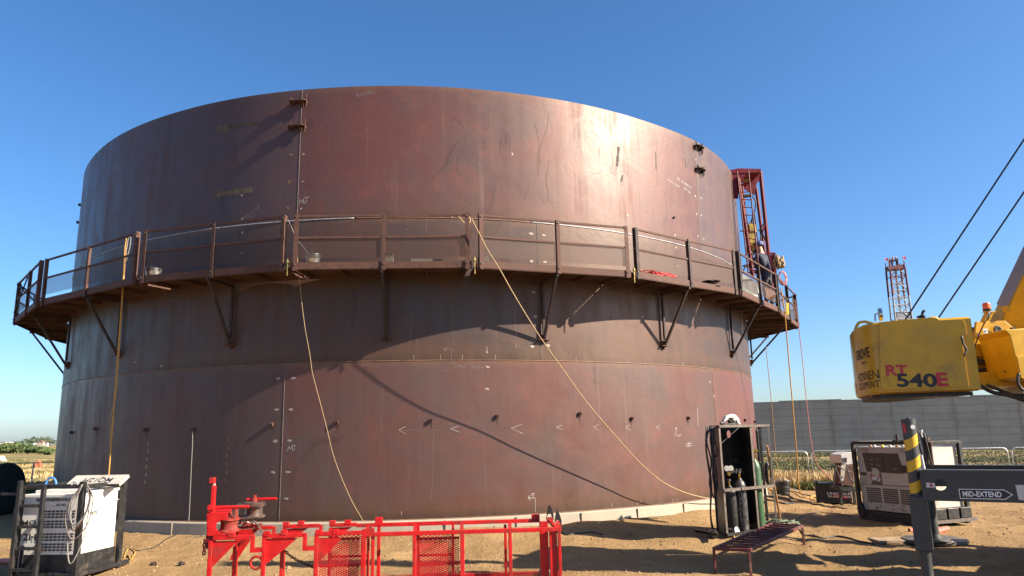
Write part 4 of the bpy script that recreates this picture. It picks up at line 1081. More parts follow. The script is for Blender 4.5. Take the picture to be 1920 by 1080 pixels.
tufts('dry_grass', 'grass_dry', 'straw coloured grass of the field beyond the left edge of the tank', lambda r: (lambda y: (r.uniform(-.85, -.55)*y, y))(22+r.random()**1.6*75), 6500, .28, .06, .4, 6, (.10, .16, -.05))
tufts('green_weeds', 'grass_green', 'bands of green weeds in the field beyond the left edge of the tank', lambda r: (lambda y: (r.uniform(-.85, -.55)*y, y))(26+r.random()**1.4*70), 5200, .30, .08, .5, 8, (.05, .14, .05))
# bushes, trees and buildings on the left horizon
def bush(p, w_, h, label, seed, mat='bush_leaf', n=420, trunk=.0, name='bush', cat='bush', group=None, leaf=.09):
    p = Vector(p); rr = random.Random(seed); t = thing(name, p, label, cat, group); b = MB()
    lobes = [(Vector((rr.uniform(-.32, .32)*w_, rr.uniform(-.3, .3)*w_, h*(trunk+(1-trunk)*rr.uniform(.3, .75)))), rr.uniform(.16, .30)*w_, rr.uniform(.18, .34)*h) for _ in range(8)]
    for i in range(n):
        c, rx, rz = rr.choice(lobes); d = Vector((rr.gauss(0, 1), rr.gauss(0, 1), rr.gauss(0, 1))).normalized()*rr.uniform(.6, 1.08)
        q = p+c+Vector((d.x*rx, d.y*rx, d.z*rz)); q.z = max(q.z, p.z+.02)
        u = Vector((rr.gauss(0, 1), rr.gauss(0, 1), rr.gauss(0, 1))).normalized(); v = u.orthogonal().normalized(); s_ = leaf*w_*rr.uniform(.5, 1.2)
        k = len(b.v); b.v += [q-u*s_, q+v*s_*.6, q+u*s_, q-v*s_*.6]; b.f.append((k, k+1, k+2, k+3)); b.uv.append(None)
    b.build('crown' if trunk else 'foliage', mat, t)
    st = MB()
    for i in range(4): st.tube([p+Vector((rr.uniform(-.05, .05)*w_, 0, -.05)), p+Vector((rr.uniform(-.2, .2)*w_, rr.uniform(-.1, .1)*w_, h*.6))], [.03*w_*.6, .01*w_*.6], 5)
    st.build('trunk' if trunk else 'stem', 'bark', t)
for i, (x, w_, h, f) in enumerate(((-4, 5.5, 2.0, 200), (12, 5, 2.3, 190), (26, 6, 2.5, 195), (40, 5.5, 2.1, 190), (52, 3, 2.2, 170), (62, 5, 1.5, 185), (74, 5, 1.5, 170), (86, 4, 1.0, 150))):
    p = G(x, 850, 0); q = H(x, 845, f); q.z = 0
    nm = ['leftmost bush of the green row on the left horizon', 'second bush from the left edge in the far green row', 'tallest broad bush in the far green row', 'fourth bush in the far green row, left of the dark narrow one', 'narrow dark green bush in the middle of the far row', 'low bush right of the narrow dark one', 'low rounded bush below the pale house', 'small last bush of the far row beside the tank'][i]
    bush(q, w_, h*1.1, nm, i+10, group='row of bushes on the left horizon')
for i, x in enumerate((28, 40, 56, 66, 77, 92)):
    q = H(x, 834, 1150+i*40); q.z = 0
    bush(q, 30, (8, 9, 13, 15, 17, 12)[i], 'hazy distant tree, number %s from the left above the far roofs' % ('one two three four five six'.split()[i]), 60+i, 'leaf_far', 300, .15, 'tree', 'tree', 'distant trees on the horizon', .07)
def house(x0, x1, ytop, f, label, roof=True, wallm='house_wall', name='house'):
    a = H(x0, 835, f); c = H(x1, 835, f); tp = H((x0+x1)/2, ytop, f).z; w_ = c.x-a.x; o_ = Vector(((a.x+c.x)/2, f, 0)); t = thing(name, o_, label, 'house' if roof else 'building')
    hw = tp*(.68 if roof else 1.)
    MB().box(o_+ZV*(hw/2), (w_, w_*.6, hw)).build('wall', wallm, t)
    if roof: MB().prism([o_+Vector((-w_*.55, -w_*.33, hw)), o_+Vector((w_*.55, -w_*.33, hw)), o_+Vector((0, -w_*.33, tp))], Vector((0, w_*.66, 0))).build('roof', 'house_roof', t)
    else: MB().box(o_+ZV*(tp+.2), (w_*1.02, w_*.62, .5)).build('roof', 'house_roof' if wallm == 'house_wall' else 'mast_white', t)
    for k in range(2 if w_ < 20 else 6):
        MB().box(o_+Vector(((k+.5)/(2 if w_ < 20 else 6)*w_-w_/2, -w_*.3-.03, hw*.45)), (w_*.06, .06, hw*.25)).build('window', 'window_glass', t)
house(72, 83, 825.5, 900, 'pale gabled house with reddish roof on the left horizon')
house(84, 90, 828, 880, 'small white house right of the gabled one on the left horizon', True, 'house_white')
house(-22, 17, 829.5, 950, 'long white flat building at the far left edge of the horizon', False, 'house_white', 'warehouse')
house(51, 66, 832, 900, 'low white shed between the long white building and the gabled house', False, 'house_white', 'shed')
q = H(71, 868, 60); tag(MB().blob(Vector((q.x, 60, .3)), (.30, .3, .45), 2, .5, 1, 3).build('dirt_heap', 'earth_heap'), 'small rusty red heap in the field left of the tank', 'heap')
q = H(3, 855, 90); tag(MB().prism([Vector((q.x-1.2, 90, 0)), Vector((q.x+.2, 90, 0)), Vector((q.x-.4, 90, .8))], (0, 1, 0)).build('sand_pile', 'house_wall'), 'pale pointed pile in the field at the left edge', 'pile')
# dark round reel at the left edge
dd = thing('round_drum', Vector((-14.1, 21, 0)), 'large dark teal round drum end standing at the left edge of the picture', 'drum')
c = Vector((-14.32, 21.0, .84)); ax = Vector((.985, -.17, 0)).normalized()
MB().lathe(c, ax, [(.62, -.95), (.66, -.95), (.66, -.90), (.655, -.05), (.69, -.05), (.69, 0), (.62, .02), (.0, .03)], 40).build('shell', 'teal_disc', dd, smooth=True, auto=30)
for sx in (-.25, -.75): MB().box(c+ax*sx+Vector((0, 0, -.70)), (.12, 1.1, .28), (ax, Vector((-ax.y, ax.x, 0)), ZV)).build('saddle', 'rust_dark', dd)

# ================================================================== RED CART in the foreground
def PL(px, py, d=0.):                             # the upright plane of the near frame, d metres behind it
    r = ray(px, py); t = (9.97+d)/(r.y-.053*r.x); return Vector((0, 0, CAM_Z))+r*t
def red_cart():
    root = thing('welding_carriage', Vector((-1.6, 10.4, 0)), 'bright red steel carriage frame with mesh panels and sheaves lying on the dirt in front', 'carriage')
    B = (0, 1, 0); X = Vector((1, .053, 0)).normalized(); Yv = Vector((-.053, 1, 0)).normalized()
    ZT_ = PL(700, 1001, 0).z
    def P(px, z, d): q = PL(px, 1000, d); return Vector((q.x, q.y, z))
    def Q(px, py, d): return PL(px, py, d)
    def post(pxa, pxb, ztop, d, nm='post', deep=.055, mt='red_paint', zb=.0):
        a, b = P(pxa, ztop, d), P(pxb, ztop, d); w_ = (b-a).length; m_ = (a+b)/2
        return MB().box(Vector((m_.x, m_.y, (ztop+zb)/2))+Yv*deep/2, (w_, deep, ztop-zb), (X, Yv, ZV)).build(nm, mt, root, bevel=.004)
    def rail(pxa, pxb, pya, pyb, d, nm='rail', th=.05, mt='red_paint', deep=.055, dy=.0):
        a, b = Q(pxa, (pya), d), Q(pxb, pyb, d); zc = (a.z+b.z)/2
        a = Vector((a.x, a.y, zc))+Yv*(deep/2+dy); b = Vector((b.x, b.y, zc))+Yv*(deep/2+dy)
        return MB().bar(a, b, deep, th).build(nm, mt, root, bevel=.004)
    def gusset(pts, d, nm='gusset', t=.012):
        return MB().prism([Q(x, y, d) for x, y in pts], Yv*t).build(nm, 'red_paint', root)
    DF = .94
    # long top rails
    rail(700, 1051, 1001.5, 993.5, 0); rail(668, 1012, 985.5, 976.5, DF)
    # bottom rails
    for d in (0, DF): 
        a, b = P(590, .045, d), P(1050, .045, d); MB().bar(a+Yv*.03, b+Yv*.03, .055, .06).build('rail', 'red_paint', root, bevel=.004)
    # near brackets: post, gusset, stepped bar
    for k, (pa, pb, pc, pd, g) in enumerate(((391.5, 399, 438, 444.5, [(399, 1015), (446, 1014), (398.5, 1063)]), (491.5, 498.5, 526.5, 533, [(498.5, 1010), (558, 1009), (498, 1059)]), (589.5, 597, 0, 0, [(597, 1009), (642, 1008), (597, 1055)]))):
        zt = Q(pa, (1014, 1001, 1001)[k], 0).z
        post(pa, pb, zt, 0)
        if pc: post(pc, pd, Q(pc, 1027, 0).z, .12)
        gusset(g, .02)
        # lean-to plate and small cross strut under the gusset
    gusset([(446, 1014), (470, 1012), (444, 1050), (430, 1050)], .45)
    for d, st in ((0, ((399, 471, 1009.5, 1007.5), (493, 570, 1005.5, 1003.5), (590, 679, 1001.5, 999.5))), (DF, ((480, 511, 990.5, 989.5), (530, 599, 987.5, 986), (618, 668, 985, 984)))):
        for k, (a, b, ya, yb) in enumerate(st): rail(a, b, ya, yb, d, 'top_bar')
    for d, zs in ((0, ((470, 476.5, 1004.5, 1036.5, 491), (568, 574.5, 1001, 1033, 590))), (DF, ((510, 515.5, 988, 1012, 531), (598, 603.5, 984.5, 1006, 618)))):
        for a, b, ya, yb, c in zs:
            p, q = Q(a, ya, d), Q(a, yb, d); zt, zb = p.z, q.z
            w_ = (P(b, 1, d)-P(a, 1, d)).length; m_ = (P(a, 0, d)+P(b, 0, d))/2
            MB().box(Vector((m_.x, m_.y, (zt+zb)/2))+Yv*.0275, (w_, .055, zt-zb), (X, Yv, ZV)).bar(Vector((P(b, 0, d).x, P(b, 0, d).y, zb+.028))+Yv*.0275, Vector((P(c, 0, d).x, P(c, 0, d).y, zb+.028))+Yv*.0275, .055, .055).build('stepped_bar', 'red_paint', root)
    # far brackets
    gusset([(448, 993), (486, 991), (446, 1034)], DF+.02); gusset([(536, 992), (577, 990), (535, 1022)], DF+.02); gusset([(618, 990), (660, 988), (617, 1018)], DF+.02)
    for a, b in ((441, 446.5), (529.5, 535), (616, 621)): post(a, b, Q(a, 990, DF).z, DF)
    # small stop blocks on the bars
    for x0, x1, y, d in ((427, 439, 1005, 0), (493, 505, 1003, 0), (526, 537, 1001, 0), (591, 602, 1000, 0), (623, 634, 999, 0), (530, 541, 985, DF), (558, 569, 983, DF), (617, 628, 982, DF), (646, 657, 981, DF)):
        a, b = Q(x0, y, d), Q(x1, y, d); MB().box((a+b)/2+Yv*.03+ZV*.012, ((b-a).length, .07, .06), (X, Yv, ZV)).build('stop_block', 'red_paint', root, bevel=.004)
    for x0, x1, y in ((703, 717, 976), (997, 1012, 970.5)):
        a, b = Q(x0, y, DF), Q(x1, y, DF); MB().box((a+b)/2+Yv*.03, ((b-a).length, .06, .085), (X, Yv, ZV)).build('stop_block', 'red_paint', root, bevel=.004)
    # main posts near
    for a, b in ((677, 685.5), (773.5, 780), (862.5, 870.5), (953, 959.5)): post(a, b, ZT_-.025, 0)
    post(688.5, 693, ZT_-.03, .10, deep=.03); post(696, 702, ZT_-.03, .02, deep=.05)
    # connector plate between stepped part and long rails
    MB().prism([Q(679, 992, 0), Q(702, 990, 0), Q(702, 1006, 0), Q(679, 1007, 0)], Yv*.02).build('connector_plate', 'red_paint', root, bevel=.003)
    # far posts
    for a, b in ((707, 713), (781, 786.5), (847, 851.5), (864, 868.5), (945, 950)): post(a, b, Q(a, 984, DF).z, DF)
    # cross ties
    for x in (689, 778, 866, 956, 1046):
        for z in (.045, ZT_-.03):
            a, b = P(x, z, .05), P(x, z, DF); MB().bar(a, b, .05, .05).build('cross_tie', 'red_paint', root)
    # the right end: wide posts, corner bar, end panel
    post(1013, 1027.5, Q(1020, 979, 0).z, .10, deep=.02); post(1030, 1044, ZT_-.03, .03, deep=.03, mt='red_paint')
    post(1046, 1051.5, ZT_-.02, 0); post(1012, 1018, Q(1015, 978, DF).z, DF)
    MB().bar(Q(1029, 975, DF), Q(1043, 990, .05), .045, .045).build('corner_bar', 'red_paint', root)
    # expanded metal screens
    def screen(x0, x1, ytop, d, nm='mesh_screen'):
        a, b = P(x0, .05, d), P(x1, .05, d); zt = Q(x0, ytop, d).z
        f_ = MB().quad(a, b, Vector((b.x, b.y, zt)), Vector((a.x, a.y, zt))).build(nm, 'mesh_red', root)
        k = MB()
        for z in (.06, (zt+.05)*.5, zt-.0): k.bar(Vector((a.x, a.y, z))+Yv*.03, Vector((b.x, b.y, z))+Yv*.03, .02, .03)
        k.build('screen_frame', 'red_paint', root)
    screen(600, 674, 1012, .06); screen(780.5, 861, 1011, .06)
    screen(618, 690, 1000, DF-.06); screen(786, 848, 1000, DF-.06)
    a, b = P(862, .0, .1), P(862, .0, DF); zt = ZT_-.05
    MB().quad(a+ZV*.06, b+ZV*.06, b+ZV*zt, a+ZV*zt).build('mesh_screen', 'mesh_red', root)
    a, b = P(677, .0, .1), P(677, .0, DF); MB().quad(a+ZV*.06, b+ZV*.06, b+ZV*zt, a+ZV*zt).build('mesh_screen', 'mesh_red', root)
    a, b = P(1016, .0, .13), P(1022, .0, DF); MB().quad(a+ZV*.06, b+ZV*.06, b+ZV*zt, a+ZV*zt).build('mesh_screen', 'mesh_red', root)
    a, b = P(690, .10, .04), P(1040, .10, .04); c_, d_ = P(1040, .10, DF), P(690, .10, DF); MB().quad(a, b, c_, d_).build('mesh_floor', 'mesh_red', root)
    # lifting eye
    c = Q(480.5, 1055, .02); e = MB()
    e.tube([c+X*math.cos(R_(k*20))*.075+ZV*math.sin(R_(k*20))*.075 for k in range(19)], .017, 8).box(c+X*.085, (.05, .02, .13), (X, Yv, ZV)); e.build('lifting_eye', 'red_paint', root)
    # head plate with the slot, built round the slot
    hp = MB(); W0, W1 = Q(387, 964, .0), Q(429, 1002, 0)
    out = [(387.5, 964.5), (427, 963), (427, 974), (414, 975.5), (406, 981), (404, 988), (407, 995), (415, 999.5), (424, 999.5), (427, 1004), (387.5, 1005)]
    hp.prism([Q(x, y, 0) for x, y in out], Yv*.014); hp.build('head_plate', 'red_paint', root)
    MB().prism([Q(387.5, 964.5, 0), Q(427, 963, 0), Q(436, 955, .55), Q(398, 956, .55)], ZV*.012).build('head_top', 'red_paint', root)
    MB().prism([Q(387.5, 966, 0), Q(387.5, 1005, 0), Q(397, 1010, .55), Q(398, 957, .55)], X*.012).build('head_side', 'red_paint', root)
    MB().prism([Q(386, 1003, .02), Q(428, 1002, .02), Q(401, 1015, .02), Q(386, 1030, .02)], Yv*.10).build('head_foot', 'dark_red', root)
    MB().prism([Q(440, 952, .3), Q(444, 953, .3), Q(443.5, 974, .3), Q(437, 975, .3)], Yv*.02).build('fin_plate', 'red_paint', root)
    MB().prism([Q(427, 962, .25), Q(441, 956, .25), Q(440, 972, .25), Q(427, 975, .25)], Yv*.15).build('bearing_block', 'sheave_steel', root)
    def sheave(px, py, d, r, h, mt, nm='sheave'):
        c = Q(px, py, d)+Yv*r; n_ = Vector((.03, -.06, 1)).normalized()
        sv = MB().lathe(c-n_*h/2, n_, [(r*.3, -.01), (r, 0), (r, .012), (r*.82, .03), (r*.76, h*.5), (r*.82, h-.03), (r, h-.012), (r, h), (r*.3, h+.01)], 36).build(nm, mt, root, smooth=True, auto=25)
        MB().lathe(c, n_, [(.04, h/2), (.04, h/2+.04), (.025, h/2+.05), (.025, h/2+.09)], 12).build('axle', 'red_sheave', root)
        return c, n_
    sheave(423, 986, .06, .135, .16, 'red_sheave'); c, n_ = sheave(470, 957, .55, .15, .20, 'sheave_steel')
    MB().prism([Q(442, 946, .5), Q(487, 947, .5), Q(487, 951, .5), Q(442, 949, .5)], Yv*.30).build('cheek_plate', 'sheave_steel', root)
    MB().prism([Q(430, 972, .5), Q(486, 969, .5), Q(486, 972, .5), Q(430, 975, .5)], Yv*.30).build('cheek_plate', 'sheave_steel', root)
    MB().prism([Q(458, 946, .7), Q(463, 940, .7), Q(485, 940, .7), Q(485, 950, .7)], Yv*.03).build('sheave_guard', 'red_paint', root)
    MB().cyl(Q(402, 951.5, .1), Q(466, 950, .1), .022, 10).build('arm_rod', 'red_paint', root)
    MB().cyl(Q(463, 936.5, .7), Q(519, 935, .7), .020, 10).build('arm_rod', 'red_paint', root)
    # the upright arm with end blocks
    MB().box((Q(397, 925, .0)+Q(397, 960, .0))/2+Yv*.05, (.045, .06, .42), (X, Yv, ZV)).build('upright_arm', 'red_paint', root, bevel=.004)
    MB().box(Q(397.5, 901, .0)+Yv*.02, (.062, .07, .075), (X, Yv, ZV)).build('end_block', 'red_paint', root, bevel=.004)
    MB().box(Q(395, 952, .0)+Yv*.02, (.075, .07, .065), (X, Yv, ZV)).build('end_block', 'red_paint', root, bevel=.004)
    MB().bar(Q(402, 897, .05), Q(400, 958, .05), .018, .05).build('wear_strip', 'weld_scar', root)
    # linkage tangle under the sheaves
    rr = random.Random(2); lk = MB()
    for i in range(12):
        a = Q(rr.uniform(435, 478), rr.uniform(977, 990), .4+rr.random()*.3); b_ = Q(rr.uniform(440, 485), rr.uniform(975, 992), .4+rr.random()*.3); lk.bar(a, b_, .02, .02)
    lk.build('linkage', 'red_sheave', root)
    MB().prism([Q(450, 988, .5), Q(484, 984, .5), Q(484, 990, .5), Q(452, 992, .5)], Yv*.2).build('tie_plate', 'dark_red', root)
    # chains
    def chain(pts, nm, mt, r=.006, L=.035):
        q = smooth_pts(pts, 8); b = MB(); acc = [q[0]]
        for p in q[1:]:
            if (p-acc[-1]).length >= L*.75: acc.append(p)
        for i in range(len(acc)-1):
            a_, b_ = acc[i], acc[i+1]; d = (b_-a_).normalized(); n_ = d.orthogonal().normalized() if i % 2 else d.cross(d.orthogonal().normalized())
            m_ = (a_+b_)/2; b.tube([m_+d*math.cos(R_(k*45))*L*.62+n_*math.sin(R_(k*45))*L*.34 for k in range(9)], r, 4)
        b.build(nm, mt, root)
    chain([Q(476, 977, .4), Q(484, 985, .4), Q(492, 998, .3)], 'chain', 'angle_iron')
    chain([Q(383.5, 1012, .05), Q(383, 1030, .05), Q(382, 1040, .05)], 'chain', 'red_sheave', .010, .05)
    chain([Q(532, 1031, .1), Q(548, 1045, .15), Q(570, 1056, .2), Q(588, 1064, .3)], 'chain', 'rust', .008, .04)
    # two sprung hooks at the right end
    for x, y, d in ((1031, 972, DF-.1), (1046, 984, .5)):
        b_ = Q(x, y, d)
        hk = MB().box(b_, (.11, .05, .03), (X, Yv, ZV)).box(b_-ZV*.045-X*.035, (.02, .05, .07), (X, Yv, ZV)).box(b_-ZV*.045+X*.035, (.02, .05, .07), (X, Yv, ZV))
        o_ = hk.build('hook_base', 'red_sheave', root)
        MB().prism([b_-X*.045+ZV*.02, b_-X*.02+ZV*.15, b_+X*.0+ZV*.19, b_+X*.03+ZV*.14, b_+X*.055+ZV*.05, b_+X*.05-ZV*.02, b_+X*.03+ZV*.02, b_+X*.015+ZV*.06, b_-X*.02+ZV*.06], Yv*.05).build('hook', 'black_steel', root)
    MB().prism([Q(1017, 1072, .4), Q(1026, 1070, .4), Q(1040, 1078, .4), Q(1035, 1088, .4), Q(1010, 1088, .4)], Yv*.3).build('floor_plate', 'angle_iron', root)
red_cart()

# ================================================================== GENERATOR at the left
def gen_left():
    ux = Vector((.995, -.10, 0)).normalized(); O = Vector((-6.72, 11.62, 0)); vy = Vector((.13, .99, 0)).normalized()
    L_, Wd, Ht = 1.02, .98, 1.36
    root = thing('welding_generator', O, 'white engine welder in a black frame with its small lid up, at the left edge', 'generator', 'engine welders')
    O0 = O-ux*L_                                   # near left corner
    def P(u, v, z): return O0+ux*u+vy*v+ZV*z
    A3 = (ux, vy, ZV)
    # body
    bd = MB().box(P(L_/2-.05, Wd/2+.02, .14+.55), (L_-.02, Wd-.14, 1.10), A3); body = bd.build('body', 'white_paint', root, bevel=.012)
    MB().box(P(L_/2-.0, Wd/2+.02, .17), (L_-.06, Wd-.13, .34), A3).build('base', 'black_steel', root, bevel=.01)
    yf = .083
    def onf(u, z, t=0.): return P(u, yf-t, z)       # front face
    # louvred air grille: rows of slots
    g_ = MB()
    for bz in (.98, .83, .64, .49):
        for r_ in range(3):
            for c in range(9):
                g_.box(onf(.30+c*.068, bz-r_*.043, .001), (.050, .006, .026), A3)
        g_.build('air_grille', 'panel_dark', root); g_ = MB()
    for i, (u, z) in enumerate(((.26, 1.04), (.50, 1.05), (.72, 1.05), (.98, 1.05), (.94, .88), (.94, .66), (.94, .42), (.20, .42), (.36, .36), (.70, .36))): MB().bar(onf(u-.02, z, .002), onf(u+.02, z+.01, .002), .004, .006).build('rivet', 'angle_iron', root)
    MB().box(onf(.05, .30, .004), (.05, .02, .34), A3).build('handle', 'black_steel', root)
    text('lettering', 'MQ WHISPERWELD', 'ink_black', root, onf(.50, 1.15, .006), ux, ZV, .07, width=.60, height=.055, bold=.03)
    text('lettering', '400 AMP', 'ink_black', root, onf(.62, 1.075, .006), ux, ZV, .05, width=.16, height=.04, bold=.01)
    text('lettering', 'MQ', 'ink_black', root, onf(.115, .80, .004), ux, ZV, .1, width=.24, height=.105, bold=.02)
    text('lettering', '12H', 'ink_black', root, onf(.115, .60, .004), ux, ZV, .1, width=.27, height=.105, bold=.02)
    # side door
    xs_ = L_-.055
    def ons(v, z, t=0.): return P(xs_+.0+t, v, z)
    dr_ = MB()
    for a, b in (((.20, 1.08), (1.0, 1.08)), ((.30, .78), (.78, .80)), ((.26, .74), (.78, .76)), ((.78, .80), (.88, .45)), ((.28, .71), (.74, .73))): dr_.bar(ons(*a, .006), ons(*b, .006), .008, .010)
    dr_.build('door_swage', 'label_white', root)
    MB().box(ons(.78, .34, .004), (.004, .10, .13), A3).build('notice_plate', 'label_white', root)
    MB().box(ons(.26, .28, .004), (.004, .06, .11), A3).build('notice_plate', 'label_white', root)
    text('lettering', 'WTI', 'ink_black', root, ons(.36, .92, .006), vy, ZV, .1, width=.16, height=.06, bold=.02)
    vt = MB()
    for r_ in range(5):
        for c in range(6):
            if c > 0 or r_ > 2: vt.box(ons(.36+c*.055, .26-r_*.036, .003), (.006, .040, .026), A3)
    vt.build('vent', 'panel_dark', root)
    # black frame
    def fp(a, b, w_=.065, nm='frame_bar'): return MB().bar(P(*a), P(*b), w_, w_, vy).build(nm, 'black_steel', root, bevel=.004)
    for u, v in ((.0, .0), (L_, .0), (L_, Wd), (0, Wd)): fp((u, v, .0), (u, v, Ht+(.07 if (u > 0 and v == 0) else .02)), .075, 'frame_post')
    for a, b in (((0, 0, Ht), (L_, 0, Ht)), ((L_, 0, Ht-.01), (L_, Wd, Ht-.01)), ((0, Wd, Ht), (L_, Wd, Ht)), ((0, 0, Ht-.01), (0, Wd, Ht-.01)), ((L_, 0, .05), (L_, Wd+.25, .05)), ((0, 0, .05), (L_, 0, .05)), ((0, 0, .05), (0, Wd, .05)), ((0, Wd, .05), (L_, Wd, .05))): fp(a, b)
    # ladder-like guard on the front
    lad = fp((.02, -.06, .0), (.02, -.06, Ht+.10), .06, 'guard_post'); fp((.42, -.06, .0), (.42, -.06, Ht+.02), .06, 'guard_post')
    for z in (1.08, .77, .45, .14): MB().bar(P(.04, -.06, z), P(.42, -.06, z), .045, .045).build('guard_rung', 'black_steel', root)
    fp((-.30, -.04, Ht-.10), (.02, -.04, Ht-.10), .04)
    # raised lid with lettering upside down
    lc = P(.80, .62, Ht+.06); la = R_(14); lx = ux; ly = (vy*math.cos(R_(30))+ZV*math.sin(R_(30))); ln = lx.cross(ly)
    lid = MB().box(lc, (.92, .26, .012), (lx, ly, ln)).box(lc-lx*.455-ln*.02, (.012, .26, .05), (lx, ly, ln)).box(lc+lx*.455-ln*.02, (.012, .26, .05), (lx, ly, ln)).build('lid', 'cream_paint', root)
    text('lettering', 'MQ12H', 'ink_black', root, lc+lx*.02+ln*(.0085)-ly*.01, -lx, -ly, .1, width=.50, height=.15, bold=.02)
    # top details
    MB().box(P(.5, .6, Ht-.10), (.95, .7, .06), A3).build('roof', 'white_paint', root, bevel=.01)
    c0 = P(.20, .35, Ht); MB().tube([c0+ux*math.cos(R_(k*18))*.09+ZV*math.sin(R_(k*18))*.12 for k in range(11)], .018, 8).build('hose_loop', 'decal_blue', root)
    for z, v in ((.05, .9), (.0, .8)): MB().cyl(P(.2, v, Ht+z), P(.9, v, Ht+z), .012, 6).build('cable', 'rope_grey', root)
    # coiled welding leads hung on the near post
    cc = P(L_+.02, -.02, Ht)
    ld = thing('cable_coil', cc, 'grey looped cables hung over the near corner post of the left engine welder', 'cable')
    rr = random.Random(4)
    for k in range(5):
        dz = rr.uniform(.55, .80) if k < 4 else rr.uniform(.95, 1.18); wl_ = rr.uniform(.10, .20)
        pts = [cc+ux*(.02)+ZV*.03-vy*.05]
        pts += [cc-ux*wl_*.8-vy*.07-ZV*dz*.3, cc-ux*wl_-vy*.08-ZV*dz*.65, cc-vy*.09-ZV*dz-ux*.03, cc+ux*wl_-vy*.07-ZV*dz*.7, cc+ux*wl_*.9+vy*.02-ZV*dz*.25, cc+ux*.06+ZV*.02]
        MB().tube(smooth_pts(pts, 7), .009, 6).build('loop', ('rope_grey', 'rust', 'rope_grey', 'chalk_faint', 'rope_grey', 'rope_grey')[k], ld, smooth=True)
    MB().tube([cc-ux*.14+ux*math.cos(R_(k*18))*.05+ZV*(.02+math.sin(R_(k*18))*.05) for k in range(11)], .018, 8).build('hook', 'label_white', ld)
gen_left()

